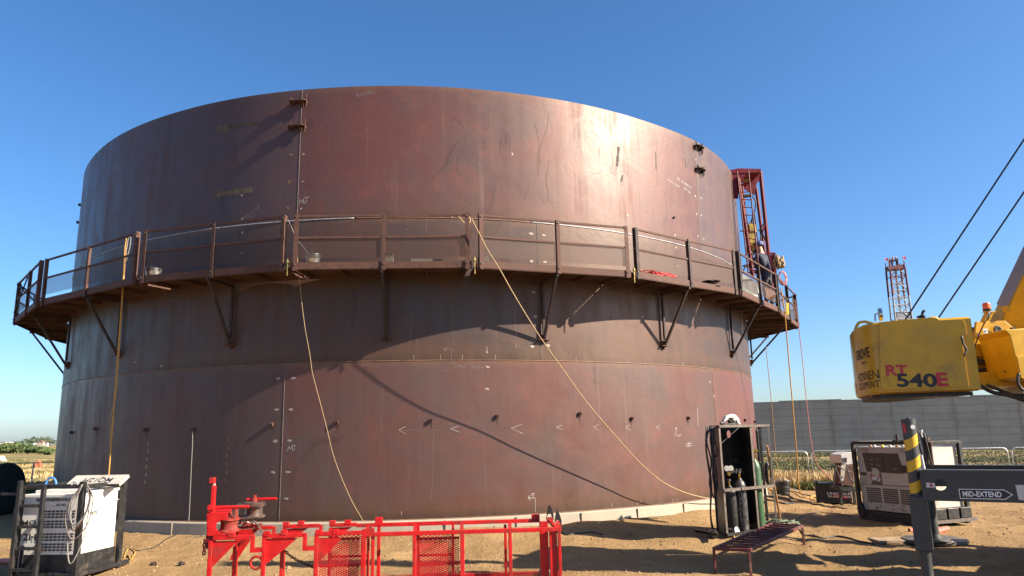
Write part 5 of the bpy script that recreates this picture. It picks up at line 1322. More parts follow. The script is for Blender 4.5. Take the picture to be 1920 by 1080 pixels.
# ================================================================== GENERATOR at the right
def gen_right():
    O0 = Vector((7.56, 16.67, 0)); C0 = Vector((8.17, 15.17, 0)); ux = (C0-O0).normalized(); L_ = (C0-O0).length; vy = Vector((-ux.y, ux.x, 0)); Wd = 1.22; Ht = 1.66
    root = thing('welding_generator', (O0+C0)/2, 'dirty cream engine welder with rust chips and a dark control panel, behind the striped jack', 'generator', 'engine welders')
    def P(u, v, z): return O0+ux*u+vy*v+ZV*z
    A3 = (ux, vy, ZV)
    MB().box(P(L_/2, Wd/2, .90), (L_-.09, Wd-.09, 1.34), A3).build('body', 'cream_paint', root, bevel=.015)
    sk = MB().box(P(L_/2, .05, .10), (L_+.05, .12, .16), A3).box(P(L_/2, Wd-.05, .10), (L_+.05, .12, .16), A3).box(P(L_/2, Wd/2, .19), (L_, Wd-.02, .05), A3)
    sk.build('skid', 'black_steel', root, bevel=.01)
    f = lambda u, z, t=0.: P(u, .045-t, z)
    cp = MB().prism([f(.19, 1.44, .002), f(1.12, 1.44, .002), f(1.19, 1.03, .002), f(.26, 1.04, .002)], -vy*.006).build('control_panel', 'panel_dark', root)
    MB().prism([f(.70, 1.43, .009), f(.72, 1.43, .009), f(.75, 1.04, .009), f(.73, 1.04, .009)], -vy*.003).build('panel_line', 'black_steel', root)
    for i, (u, z) in enumerate(((.42, 1.30), (.58, 1.32), (.42, 1.20), (.60, 1.18), (.43, 1.12), (1.0, 1.12))): MB().box(f(u, z, .010), (.06, .004, .018), A3).build('gauge', 'weld_scar', root)
    MB().prism([f(1.14, 1.20, .002), f(1.42, 1.20, .002), f(1.42, 1.05, .002), f(1.16, 1.05, .002)], -vy*.006).build('socket_panel', 'black_plastic', root)
    MB().box(f(.17, .99, .004), (.16, .01, .07), A3).build('socket', 'panel_dark', root)
    MB().box(f(.20, .93, .002), (.30, .006, .30), A3).build('access_flap', 'cream_paint', root, bevel=.003)
    MB().box(f(.50, .90, .006), (.26, .006, .24), A3).build('logo_plate', 'angle_iron', root)
    MB().lathe(f(.50, 1.025, .004), -vy, [(.10, 0), (.10, .012)], 16).build('filler_cap', 'cream_paint', root)
    MB().box(f(.50, .975, .012), (.25, .004, .05), A3).build('logo_stripe', 'ink_red', root)
    text('lettering', 'MQ', 'ink_white', root, f(.50, .895, .012), ux, ZV, .1, width=.21, height=.10, bold=.03)
    MB().box(f(1.38, .955, .004), (.10, .004, .025), A3).build('sticker', 'decal_blue', root)
    MB().box(f(L_/2, .775, .001), (L_-.12, .006, .012), A3).build('panel_gap', 'black_steel', root)
    for k in range(3):
        g = MB()
        for r_ in range(7):
            for c in range(7): g.box(f(.22+k*.43+c*.054, .69-r_*.044, .002), (.044, .006, .032), A3)
        g.build('air_grille', 'panel_dark', root)
    rr = random.Random(8)
    for i in range(30):                            # chips in the paint
        u, z = rr.uniform(.12, L_-.12), rr.uniform(.27, .42) if i % 3 else rr.uniform(.45, 1.5); r_ = rr.choice((.008, .012, .016, .03))
        pts = [f(u+math.cos(R_(a))*r_*rr.uniform(.4, 1.3), z+math.sin(R_(a))*r_*.6*rr.uniform(.4, 1.2), .0035) for a in range(0, 360, 45)]
        b = MB(); k = b._v(pts); b.face(range(k, k+8)); b.build('rust_chip', 'rust_dark', root)
    for u, v in ((0, 0), (L_, 0), (L_, Wd), (0, Wd)):
        MB().bar(P(u, v, .12), P(u, v, Ht), .075, .075, vy).build('frame_post', 'black_steel', root, bevel=.006)
    MB().prism([P(-.05, -.03, .20), P(.06, -.03, .06), P(.16, -.03, .16), P(.08, -.03, .34), P(-.03, -.03, .52)], vy*.06).build('corner_gusset', 'black_steel', root)
    for a, b in (((0, 0), (L_, 0)), ((L_, 0), (L_, Wd)), ((L_, Wd), (0, Wd)), ((0, Wd), (0, 0))): MB().bar(P(*a, Ht), P(*b, Ht), .06, .06).build('frame_bar', 'black_steel', root, bevel=.004)
    for u, mt in ((.36, 'wood_pole'), (.47, 'label_white'), (.68, 'rag_yellow'), (.88, 'label_white'), (1.05, 'wood_pole'), (1.2, 'label_white')): MB().lathe(P(u, .12, 1.57), (0, 0, 1), [(.035, 0), (.035, .03), (.02, .045)], 10).build('cap', mt, root)
    MB().cyl(P(.75, .5, Ht), P(.75, .5, Ht+.17), .03, 10).build('exhaust', 'rust_dark', root)
    # bright side facing the sun: door outline and lower battery boxes
    s_ = lambda v, z, t=0.: P(L_-.045+t, v, z)
    MB().box(s_(.61, 1.10, .004), (.006, .9, .64), A3).build('side_door', 'cream_paint', root, bevel=.003)
    for k in range(3): MB().box(P(L_+.06, .25+k*.36, .26), (.20, .30, .20), A3).build('battery_box', 'black_plastic', root, bevel=.008)
    MB().box(P(L_+.08, .62, .12), (.26, 1.2, .06), A3).build('side_step', 'angle_iron', root)
gen_right()
# second machine half hidden behind it
def tractor_bit():
    f = 19.5; P = lambda x, y, d=0: H(x, y, f+d)
    root = thing('pressure_washer', H(1590, 935, f), 'small rusty machine with white hood just left of the dirty generator', 'machine')
    MB().prism([P(1576, 853), P(1590, 848), P(1603, 848), P(1603, 870), P(1588, 872), P(1577, 868)], Vector((0, .7, 0))).build('hood', 'label_white', root, bevel=.02)
    MB().prism([P(1579, 859, -.01), P(1588, 858, -.01), P(1588, 867, -.01), P(1580, 866, -.01)], Vector((0, .02, 0))).build('window', 'panel_dark', root)
    MB().prism([P(1580, 868), P(1602, 872), P(1602, 915), P(1578, 910)], Vector((0, .5, 0))).build('engine', 'rust', root, bevel=.03)
    MB().prism([P(1578, 872, -.03), P(1586, 871, -.03), P(1582, 900, -.03), P(1576, 905, -.03)], Vector((0, .06, 0))).build('leg_plate', 'cream_paint', root)
    for pts in ([(1562, 914), (1565, 885), (1567, 874), (1580, 879), (1596, 886)], [(1566, 876), (1574, 896), (1580, 912)], [(1588, 876), (1592, 892), (1600, 906)]):
        MB().tube(smooth_pts([P(*q, -.1) for q in pts], 5), .018, 6).build('hose', 'hose_black', root, smooth=True)
    MB().prism([P(1572, 912), P(1602, 914), P(1602, 922), P(1573, 920)], Vector((0, .6, 0))).build('base', 'black_steel', root)
    for x in (1575, 1600): q = P(x, 918, .3); MB().box(Vector((q.x, q.y, q.z/2)), (.06, .06, q.z)).build('leg', 'black_steel', root)
tractor_bit()
# wire feeder suitcase
def feeder():
    b = G(1599, 944); a = b+Vector((-.84, .30, 0)); ux = (b-a).normalized(); vy = Vector((-ux.y, ux.x, 0)); W = (b-a).length; h = .60
    root = thing('wire_feeder_case', (a+b)/2, 'black hard plastic welding wire feeder case lying left of the dirty generator', 'case')
    P = lambda u, z, v=0.: a+ux*u*W+ZV*z+vy*v
    out = [(0, 0), (.0, .42), (.08, .45), (.10, .40), (.45, .40), (.62, .43), (.88, .38), (.97, .28), (1, .10), (.99, 0)]
    MB().prism([P(u, z*h/.45) for u, z in out], vy*.35).build('case_shell', 'black_plastic', root, bevel=.015)
    out2 = [(.42, .05), (.42, .34), (.62, .39), (.84, .34), (.92, .24), (.94, .05)]
    MB().prism([P(u, z*h/.45, -.012) for u, z in out2], vy*.02).build('door', 'rubber', root, bevel=.006)
    MB().prism([P(.47, .16, -.018), P(.87, .11, -.018), P(.88, .19, -.018), P(.48, .24, -.018)], vy*.005).build('badge', 'ink_red', root)
    text('lettering', 'LINCOLN', 'ink_white', root, P(.66, .255, -.021), (ux-ZV*.03).normalized(), ZV, .1, width=.62, height=.06, bold=.02)
    text('lettering', 'ELECTRIC', 'ink_white', root, P(.68, .178, -.021), (ux-ZV*.03).normalized(), ZV, .1, width=.6, height=.05, bold=.01)
    MB().tube(smooth_pts([P(.3, .44, .1), P(.34, .52, .1), P(.6, .53, .1), P(.66, .45, .1)], 5), .02, 8).build('handle', 'black_plastic', root, smooth=True)
    MB().prism([P(.0, .44, .0), P(.20, .50, .0), P(.30, .45, .2), P(.05, .42, .3)], ZV*.03).build('open_flap', 'tarp_black', root)
feeder()
q = G(1467, 937); bk_ = thing('plastic_pail', q, 'black round plastic pail standing on the dirt beside the tank foundation', 'pail')
MB().lathe(q, (0, 0, 1), [(.20, 0), (.215, .02), (.235, .46), (.26, .47), (.26, .50), (.23, .50), (.20, .06), (0, .06)], 24).build('pail_body', 'black_plastic', bk_, smooth=True, auto=35)
for z in (.20, .36): MB().tube([q+Vector((math.cos(R_(k*15))*.232, math.sin(R_(k*15))*.232, z)) for k in range(25)], .009, 5).build('rib', 'black_plastic', bk_)
MB().tube([q+Vector((math.cos(R_(k*18))*.26, -.1*math.sin(R_(k*18)), .50+math.sin(R_(k*18))*.06)) for k in range(11)], .007, 5).build('handle', 'chrome', bk_)

# ================================================================== GAS CYLINDER RACK
def rack():
    GZ = .13; a = Vector((3.75, 13.65, GZ)); b = Vector((4.97, 14.50, GZ)); ux = (b-a).normalized(); vy = Vector((.03, 1, 0)).normalized(); W = (b-a).length; Ht = 1.96
    root = thing('cylinder_rack', (a+b)/2, 'tall open angle iron rack with black sheet steel back holding gas cylinders', 'rack')
    P = lambda u, v, z: a+ux*u*W+vy*v+ZV*z
    A3 = (ux, vy, ZV)
    um = .605
    for u in (0, um, 1): MB().angle(P(u, 0, 0), P(u, 0, Ht), .05, -vy, ux if u < 1 else -ux, .006).build('upright', 'angle_iron' if u < 1 else 'black_steel', root)
    MB().bar(P(0, -.0, Ht-.02), P(1, 0, Ht-.02), .045, .045).build('top_bar', 'angle_iron', root)
    MB().bar(P(0, -.03, .80), P(1, -.03, .80), .04, .05).build('middle_bar', 'angle_iron', root)
    MB().bar(P(0, .0, .03), P(1, 0, .03), .05, .05).build('bottom_bar', 'black_steel', root)
    # back sheet with the hole: built round the hole
    bd = .62; r0 = .065; cx, cz = .52, Ht-.17; b_ = MB(); pts = [(cx+math.cos(R_(k*30))*r0*.9, cz+math.sin(R_(k*30))*r0*1.15) for k in range(12)]
    corners = {0: (um*W, cz), 3: (cx, Ht-.03), 6: (-.0, cz), 9: (cx, .05)}
    ring = [(um*W, cz), (um*W, Ht-.03), (um*W, Ht-.03), (cx, Ht-.03), (0, Ht-.03), (0, Ht-.03), (0, cz), (0, .05), (0, .05), (cx, .05), (um*W, .05), (um*W, .05)]
    V_ = lambda p: a+ux*p[0]+vy*bd+ZV*p[1]
    for k in range(12):
        k2 = (k+1) % 12; q = [V_(pts[k]), V_(ring[k]), V_(ring[k2]), V_(pts[k2])]
        if (q[1]-q[2]).length < 1e-4: i = b_._v([q[0], q[1], q[3]]); b_.face((i, i+1, i+2))
        else: i = b_._v(q); b_.face((i, i+1, i+2, i+3))
    b_.build('back_sheet', 'tarp_black', root)
    MB().box(P(um, bd/2, Ht/2), (.006, bd, Ht-.06), A3).build('divider_sheet', 'tarp_black', root)
    MB().box(P(0, bd/2, Ht/2), (.006, bd, Ht-.04), A3).build('side_sheet', 'tarp_black', root)
    MB().box(P(um/2, bd/2, Ht-.005), (um*W, bd, .008), A3).build('roof_sheet', 'tarp_black', root)
    for u in (0, 1): MB().bar(P(u, bd, 0), P(u, bd, Ht), .045, .045, vy).build('rear_upright', 'black_steel', root)
    MB().box(P(.5, bd/2, .03), (W, bd, .02), A3).build('floor_plate', 'rust_dark', root)
    for u in (0, 1): MB().bar(P(u, 0, Ht-.03), P(u, bd, Ht-.03), .04, .04).build('side_bar', 'black_steel', root)
    # cylinders
    def cylinder(u, v, r, h, mt, label, neck=True):
        p = P(u, v, .045); t = thing('gas_cylinder', p, label, 'gas cylinder', 'gas cylinders in the rack')
        MB().lathe(p, (0, 0, 1), [(r*.93, 0), (r, .03), (r, h*.84), (r*.93, h*.89), (r*.72, h*.94), (r*.38, h*.975), (r*.30, h)], 28).build('bottle', mt, t, smooth=True, auto=60)
        MB().cyl(p+ZV*h, p+ZV*(h+.10), .022, 10).build('valve', 'brass', t)
        MB().cyl(p+ZV*(h+.09), p+ZV*(h+.12), .03, 10).build('valve_wheel', 'angle_iron', t)
        return p, t
    p, t = cylinder(.70, .20, .108, 1.27, 'green_cylinder', 'green gas cylinder standing in the open right bay of the rack')
    q = p+ZV*1.32
    rg = MB().lathe(q+vy*(-.05)-ux*.02, -vy, [(.045, 0), (.05, .02), (.045, .05)], 14).cyl(q, q-ux*.12, .018, 8); rg = rg.build('regulator', 'brass', t)
    for dx, dz in ((-.06, .09), (.05, .10)): 
        g_ = MB().lathe(q+ux*dx+ZV*dz-vy*.05, -vy, [(.04, 0), (.042, .012), (.042, .03), (.0, .032)], 16).build('gauge', 'brass', t)
    MB().tube(smooth_pts([q+ux*.03, q+ux*.14-ZV*.1, q+ux*.2-ZV*.35, q+ux*.12-ZV*.75, q+ux*.28-ZV*1.0, q+ux*.24-ZV*1.35], 6), .010, 6).build('hose', 'hose_black', t, smooth=True)
    p, t = cylinder(.37, .17, .105, .93, 'grey_cylinder', 'scuffed grey gas cylinder chained in the left bay of the rack')
    p2, t2 = cylinder(.19, .26, .11, .80, 'black_plastic', 'black gas cylinder in the left bay beside the scuffed grey one')
    q = P(.17, .18, 1.07)
    rg = MB().lathe(q, -vy, [(.035, 0), (.04, .03), (.03, .06)], 12).build('regulator', 'brass', t2)
    for dx in (-.055, .06): MB().lathe(q+ux*dx+ZV*.10-vy*.02, -vy, [(.048, 0), (.05, .012), (.05, .025), (0, .027)], 18).build('gauge', 'label_white', t2)
    for k in range(4): MB().tube(smooth_pts([q+ux*(.1*k)+ZV*.0, q+ux*(.1*k+.03)+ZV*.07, q+ux*(.1*k+.08)+ZV*.02], 4), .02, 6).build('fitting', 'black_plastic', t2)
    # retaining chain
    b_ = MB(); c0 = P(.33, -.05, .80)
    for k in range(17):
        m_ = c0-ZV*k*.045-ux*(.09*math.sin(k/16*math.pi*.9)); n_ = ux if k % 2 else vy
        b_.tube([m_+ZV*math.cos(R_(j*45))*.030+n_*math.sin(R_(j*45))*.017 for j in range(9)], .006, 4)
    tag(b_.build('chain', 'black_steel'), 'loose dark chain hanging from the middle bar of the cylinder rack', 'chain')
    # hoses hung on the left side of the rack
    hs = thing('hose_coil', P(-.03, .1, Ht), 'dark hoses hung down the left side of the cylinder rack', 'hose')
    rr = random.Random(6)
    for k in range(5):
        s0 = P(-.05-.02*k, .15+.06*k, Ht-.02); L0 = (.55, 1.15, 1.3, 2.0, 2.05)[k]; sw = (.05, .07, .12, .10, .06)[k]
        pts = [s0, s0-ZV*L0*.2-ux*sw, s0-ZV*L0*.5-ux*sw*rr.uniform(.1, .6), s0-ZV*L0*.8-ux*sw*1.1, s0-ZV*L0]
        if k < 3: pts += [s0-ZV*L0*.8+ux*.03-vy*.04, s0-ZV*L0*.4-ux*.02-vy*.04, s0-vy*.05]
        MB().tube(smooth_pts(pts, 6), .014, 6).build('hose', 'hose_black', hs, smooth=True)
    # welding mask and gloves on top
    c = P(.25, .25, Ht+.01)
    mk = thing('welding_mask', c, 'pale scuffed curved shield lying on top of the cylinder rack', 'mask')
    MB().prism([c-ux*.12+ZV*.06, c-ux*.02+ZV*.16, c+ux*.10+ZV*.20, c+ux*.24+ZV*.19, c+ux*.34+ZV*.12, c+ux*.38, c+ux*.31, c+ux*.28+ZV*.07, c+ux*.18+ZV*.13, c+ux*.05+ZV*.13, c-ux*.05+ZV*.07], vy*.22).build('shield', 'label_white', mk, bevel=.01)
    MB().lathe(c+ux*.14+ZV*.06-vy*.0, -vy, [(.07, -.1), (.07, .0), (.04, .02)], 14).build('fan_ring', 'panel_dark', mk)
    MB().tube(smooth_pts([c-ux*.22+ZV*.02, c-ux*.1+ZV*.05, c+ux*.02+ZV*.10, c+ux*.12+ZV*.02], 5), .02, 6).build('strap', 'black_plastic', mk, smooth=True)
    MB().box(c+ux*.05+ZV*.012, (.45, .3, .024), A3).build('base_cloth', 'tarp_black', mk)
    # black bag and coil on the far side
    c = P(1.0, bd+.1, 1.55); tag(MB().box(c, (.16, .08, .62), A3).build('tool_bag', 'black_plastic', bevel=.02), 'narrow black bag hanging behind the green cylinder regulator', 'bag')
    c = P(1.02, .3, .98); 
    t = thing('cable_coil', c, 'small black cable coil hanging low on the right side of the rack', 'cable')
    for k in range(5): MB().tube([c+ux*math.cos(R_(j*24))*(.05+.008*k)+vy*.02*k+ZV*math.sin(R_(j*24))*(.20+.012*k) for j in range(16)], .013, 6).build('loop', 'hose_black', t, smooth=True)
    # wooden pole leaning
    tp, bt = H(1438, 836, 14.3), G(1464, 979, .10); t = thing('wooden_pole', bt, 'long pale wooden pole leaning against the right side of the rack', 'pole')
    MB().cyl(bt, tp, .024, 10).build('shaft', 'wood_pole', t)
    # coiled green hoses at its foot
    c = P(1.0, .25, .03)
    tag(coil_heap('hose_heap', c+Vector((.05, 0, 0)), (.42, .22), 22, .016, 'hose_green', 12, ux, .10), 'tangle of greenish hoses on the ground under the right bay of the rack', 'hoses')
    c = G(1315, 1000, .08)
    t = thing('jack_stand', c, 'low dark steel lever jack lying on the dirt left of the rack', 'jack')
    MB().prism([G(1304, 993, .20), G(1345, 1000, .22), G(1346, 1006, .16), G(1304, 998, .14)], Vector((0, .12, 0))).build('lever', 'black_steel', t)
    MB().lathe(G(1337, 1001, .17), Vector((0, -1, 0)), [(.07, -.1), (.08, -.05), (.08, .05), (.06, .08)], 14).build('wheel', 'black_plastic', t)
    q = G(1373, 1001, .14); t = thing('grinder', q, 'small grey grinder lying at the foot of the scuffed grey cylinder', 'grinder')
    MB().cyl(q+Vector((-.12, .1, .06)), q+Vector((.05, -.02, .05)), .045, 12, .035).build('motor', 'angle_iron', t); MB().lathe(q+Vector((.07, -.06, .07)), Vector((.5, -.8, .2)), [(.065, 0), (.065, .008)], 18).build('disc', 'chrome', t)
rack()

# ================================================================== BENCH
def bench():
    z = .375; A, B_, C_, D_ = G(1338, 1026, z), G(1404, 1029, z), G(1504, 984, z), G(1447, 980, z)
    root = thing('steel_bench', (A+C_)/2*Vector((1, 1, 0)) if False else Vector(((A.x+C_.x)/2, (A.y+C_.y)/2, 0)), 'low dark red steel roller bench with open slats standing on the dirt', 'bench')
    for nm, p, q in (('side_rail', A, D_), ('side_rail', B_, C_), ('end_rail', A, B_), ('end_rail', D_, C_)): MB().bar(p-ZV*.02, q-ZV*.02, .045, .04).build(nm, 'bench_red', root, bevel=.003)
    n = 12
    for k in range(1, n):
        t = k/n; p, q = A+(D_-A)*t, B_+(C_-B_)*t; MB().bar(p-ZV*.018, q-ZV*.018, .035, .03).build('slat', 'bench_red', root)
    for p in (A, B_, C_, D_): MB().bar(p-ZV*.04, Vector((p.x, p.y, -.01)), .035, .035).build('leg', 'bench_red', root, bevel=.003)
    for p in (A, B_, C_, D_): MB().box(Vector((p.x, p.y, .006)), (.09, .09, .010)).build('foot_pad', 'bench_red', root)
bench()

# ================================================================== CRANE
def jack_mat():
    mt, n, b = newmat('jack_stripe')
    gm = n.nodes.new('ShaderNodeTexCoord').outputs['Object']
    sep = n.nodes.new('ShaderNodeSeparateXYZ'); n.links.new(gm, sep.inputs[0])
    v = mth(n, 'SUBTRACT', sep.outputs[2], mth(n, 'MULTIPLY', sep.outputs[0], .62))
    f = mth(n, 'FRACT', mth(n, 'DIVIDE', mth(n, 'ADD', v, .035), .225))
    s_ = mth(n, 'MULTIPLY', mth(n, 'GREATER_THAN', f, .5), mth(n, 'LESS_THAN', sep.outputs[2], 1.93))
    s_ = mth(n, 'MULTIPLY', s_, mth(n, 'GREATER_THAN', sep.outputs[2], 1.30))
    d = noi(n, gm, 9, 6, .65)
    y = mix(n, mr(n, d, .55, .75), (.60, .35, .008), (.30, .19, .04)); g = mix(n, mr(n, d, .5, .75), (.034, .040, .041), (.075, .06, .048))
    n.links.new(mix(n, s_, g, y), b.inputs['Base Color']); b.inputs['Roughness'].default_value = .45
jack_mat()
def HS(px, py, off=0.):                        # on the counterweight's flat side
    r = ray(px, py); t = (9.985-off+.32*5.1)/(r.y+.32*r.x); return Vector((0, 0, CAM_Z))+r*t
def crane():
    root = thing('mobile_crane', Vector((8.4, 9.1, 0)), 'yellow rough terrain crane with grey outriggers cut off by the right edge', 'crane')
    UX = Vector((.85, -.527, 0)).normalized(); AX = Vector((.527, .85, 0)).normalized()
    # --- counterweight
    zb, zt = 2.46, 3.43
    plan = [(6.15, 9.665), (5.12, 9.995), (5.03, 10.04), (4.99, 10.12), (4.985, 10.3), (5.04, 10.6), (5.13, 10.95), (5.26, 11.3), (5.43, 11.65), (5.66, 11.95), (5.9, 12.15), (6.15, 12.2)]
    b = MB(); n = len(plan)
    lo = b._v([(x, y, zb+.0) for x, y in plan]); md = b._v([(x, y, zt-.03) for x, y in plan]); cx, cy = 5.9, 11.1
    hi = b._v([(x+(cx-x)*.03, y+(cy-y)*.03, zt) for x, y in plan]); un = b._v([(x+(cx-x)*.04, y+(cy-y)*.04, zb-.02) for x, y in plan])
    for i in range(n):
        j = (i+1) % n; b.face((lo+i, lo+j, md+j, md+i)); b.face((md+i, md+j, hi+j, hi+i)); b.face((un+i, un+j, lo+j, lo+i))
    b.face([hi+i for i in range(n)]); b.face([un+i for i in range(n)][::-1])
    b.build('counterweight', 'crane_yellow', root, smooth=True, auto=35)
    MB().prism([(x+(cx-x)*.10, y+(cy-y)*.10, zb-.024) for x, y in plan], (0, 0, -.05)).build('underside_shade', 'black_steel', root)  # added black plate standing in for the shade under the yellow counterweight
    # side plate reaching toward the turntable
    F = .02
    side = [(1648, 604), (1700, 599), (1749, 595), (1757, 597), (1762, 600), (1800, 598.5), (1808, 601), (1811, 612), (1812, 627), (1802, 630), (1809, 670), (1817, 724.5), (1750, 728), (1690, 730), (1652, 732)]
    MB().prism([HS(x, y) for x, y in side], Vector((.009, .028, 0))).build('side_plate', 'crane_yellow', root, bevel=.003)
    MB().prism([H(1811, 604, 9.75), H(1816, 612, 9.75), H(1814, 640, 9.75), H(1806, 650, 9.75), H(1802, 630, 9.75)], Vector((0, .25, 0))).build('hinge_lug', 'crane_yellow', root)
    # lifting ears with holes: an arch of bars
    for pts, d in (([(1603, 621), (1606, 612), (1611, 605), (1617, 603.5), (1624, 603.5), (1632, 606), (1640, 608)], 10.9), ([(1740, 601), (1744, 597), (1750, 596), (1756, 597), (1762, 602)], 10.2)):
        q = [H(x, y, d) for x, y in pts]; MB().tube(smooth_pts(q, 4), .022, 6).build('lifting_ear', 'crane_yellow', root, smooth=True)
    # ribs and reflectors on the tail
    def tail(x, y): return H(x, y, 11.1 if x < 1595 else 10.6)
    def on_plan(t, z, off=.006):                   # point along the plan outline from the near corner round the tail
        seg = plan[1:]; L = [0]
        for p, q in zip(seg[:-1], seg[1:]): L.append(L[-1]+math.hypot(q[0]-p[0], q[1]-p[1]))
        for i in range(len(L)-1):
            if L[i+1] >= t or i == len(L)-2:
                k = (t-L[i])/(L[i+1]-L[i]); p, q = seg[i], seg[i+1]; d = Vector((q[0]-p[0], q[1]-p[1], 0)).normalized(); nn = Vector((-abs(d.y), -abs(d.x)*1, 0)) if d.y > .1 else Vector((0, -1, 0))
                nn = Vector((d.y, -d.x, 0)); nn = -nn if nn.x > 0 and nn.y > 0 else nn
                if nn.dot(Vector((p[0]-cx, p[1]-cy, 0))) < 0: nn = -nn
                return Vector((p[0]+(q[0]-p[0])*k, p[1]+(q[1]-p[1])*k, z))+nn*off
    def tail_text(txt, t0, z0, width, height, mat, bold=.02):
        # reading goes from the tail end toward the near corner
        return text('lettering', txt, mat, root, None, None, None, .1, width=width, height=height, bold=bold, mapf=lambda u, v: on_plan(t0-u, z0+v, .006))
    tail_text('GROVE', .54, 3.03, .62, .15, 'ink_black', .02)
    tail_text('CRANES', .48, 2.90, .26, .04, 'ink_black', .0)
    tail_text('HONNEN', .50, 2.71, .78, .125, 'ink_black', .0); tail_text('EQUIPMENT', .50, 2.57, .78, .115, 'ink_black', .0)
    for i in range(7):
        z = 3.17-i*.095; a = on_plan(1.50, z, .01); c = on_plan(1.62, z, .01); MB().quad(a-ZV*.037, c-ZV*.037, c+ZV*.037, a+ZV*.037, uv=False).build('reflector', 'reflector_amber', root)
    for t0, t1 in ((1.20, 1.30), (1.42, 1.60)):
        a, c = on_plan(t0, 2.58, .012), on_plan(t1, 2.58, .012); MB().quad(a-ZV*.09, c-ZV*.09, c+ZV*.09, a+ZV*.09, uv=False).build('reflector', 'reflector_amber', root)
    MB().box(Vector((5.3, 10.5, zb-.03)), (.42, .05, .02)).build('skid_strip', 'crane_yellow', root)
    # model lettering on the side
    yy = .003
    def side_text(txt, x0, x1, y0, y1, mat, bold=.05, shear=0.):
        a, c = HS(x0, (y0+y1)/2, yy), HS(x1, (y0+y1)/2, yy); h = (HS(x0, y0, yy)-HS(x0, y1, yy)).z
        text('lettering', txt, mat, root, (a+c)/2, (c-a).normalized(), ZV, .1, width=(c-a).length, height=h, bold=bold, shear=shear)
    side_text('RT', 1661, 1702, 684, 704.5, 'ink_red', .035); side_text('540', 1681, 1757, 700, 726, 'ink_black', .03)
    yy = .006; side_text('E', 1756, 1777.5, 698, 724.5, 'ink_red', .04)
    # things standing on the counterweight
    m1 = MB().lathe(H(1647.5, 590, 11.4), Vector((.9, -.35, 0)), [(.10, 0), (.105, .02), (.10, .05), (.0, .06)], 16); m1.cyl(H(1641, 588, 11.4), H(1641, 602, 11.4), .012, 6).cyl(H(1641, 589, 11.4), H(1646, 588, 11.4), .01, 6); m1.build('mirror', 'chrome', root, smooth=True, auto=30)
    MB().tube(smooth_pts([H(1726, 599, 11.0), H(1729, 594, 11.0), H(1730, 586, 11.0), H(1733, 582, 11.0)], 4), [.045]*6+[.02]*7, 6).box(H(1724, 594, 11.), (.07, .03, .03)).build('drain_pipe', 'black_steel', root)
    # --- revolving frame
    def pr(pts, f, d, nm, mt, bev=.004): return MB().prism([H(x, y, f) for x, y in pts], Vector((0, d, 0))).build(nm, mt, root, bevel=bev)
    pr([(1812, 700), (1922, 692), (2100, 690), (2100, 724), (1817, 724)], 10.2, .9, 'frame_beam', 'crane_yellow')
    pr([(1815, 668), (1905, 664), (2100, 660), (2100, 694), (1815, 700)], 10.6, .7, 'frame_web', 'crane_yellow')
    pr([(1831, 603), (1884, 601), (1930, 640), (1902, 664), (1824, 668.5)], 10.45, .05, 'boom_bracket', 'crane_yellow')
    pr([(1840, 608), (1862, 585), (1885, 575), (1990, 560), (2000, 660), (1830, 668)], 11.3, .06, 'boom_bracket', 'crane_yellow')
    pr([(1814, 614), (1830, 613), (1824, 665), (1812, 660)], 10.9, .5, 'radiator', 'rust_dark')
    pr([(1883, 618), (1925, 615), (2080, 612), (2080, 715), (1925, 711), (1913, 708), (1893, 629)], 9.75, .65, 'tank_cover', 'crane_yellow', .015)
    pr([(1906, 668), (1925, 664), (2080, 660), (2080, 716), (1925, 714), (1914, 709)], 9.70, .05, 'cover_flap', 'crane_yellow', .01)
    MB().box(H(1899, 616, 9.9), (.05, .05, .03)).build('hinge', 'black_steel', root)
    c = H(1869.5, 618, 10.42); MB().lathe(c, (0, -1, 0), [(.055, 0), (.055, .02), (.045, .022), (.0, .015)], 20).build('horn', 'black_plastic', root)
    c = H(1847.5, 620.5, 10.42); MB().box(c, (.065, .006, .07)).build('warning_sign', 'label_white', root); MB().lathe(c-ZV*.005-Vector((0, .004, 0)), (0, -1, 0), [(.014, 0), (.014, .003)], 12).build('warning_dot', 'decal_blue', root)
    # orange beacon on its arm
    c = H(1851, 583, 10.2); bc = MB().lathe(c+ZV*.0, (0, 0, 1), [(.05, 0), (.055, .03), (.05, .03)], 16).build('beacon_base', 'black_plastic', root, smooth=True, auto=30)
    MB().lathe(c+ZV*.03, (0, 0, 1), [(.052, 0), (.050, .07), (.04, .085), (0, .09)], 18).build('beacon_lens', 'amber_lens', root, smooth=True, auto=40)
    MB().bar(H(1841, 605, 10.25), H(1851, 584, 10.2), .03, .05).bar(H(1843, 585, 10.2), H(1866, 585, 10.2), .05, .012).build('beacon_arm', 'crane_yellow', root)
    MB().tube(smooth_pts([H(1853, 588, 10.15), H(1854, 596, 10.15), H(1847, 604, 10.2), H(1838, 622, 10.3), H(1831, 640, 10.3), H(1824, 662, 10.3)], 5), .009, 6).build('wire', 'hose_black', root, smooth=True)
    MB().cyl(H(1887, 580, 10.52), H(1887, 580, 10.40), .055, 20).build('pivot_boss', 'crane_yellow', root)
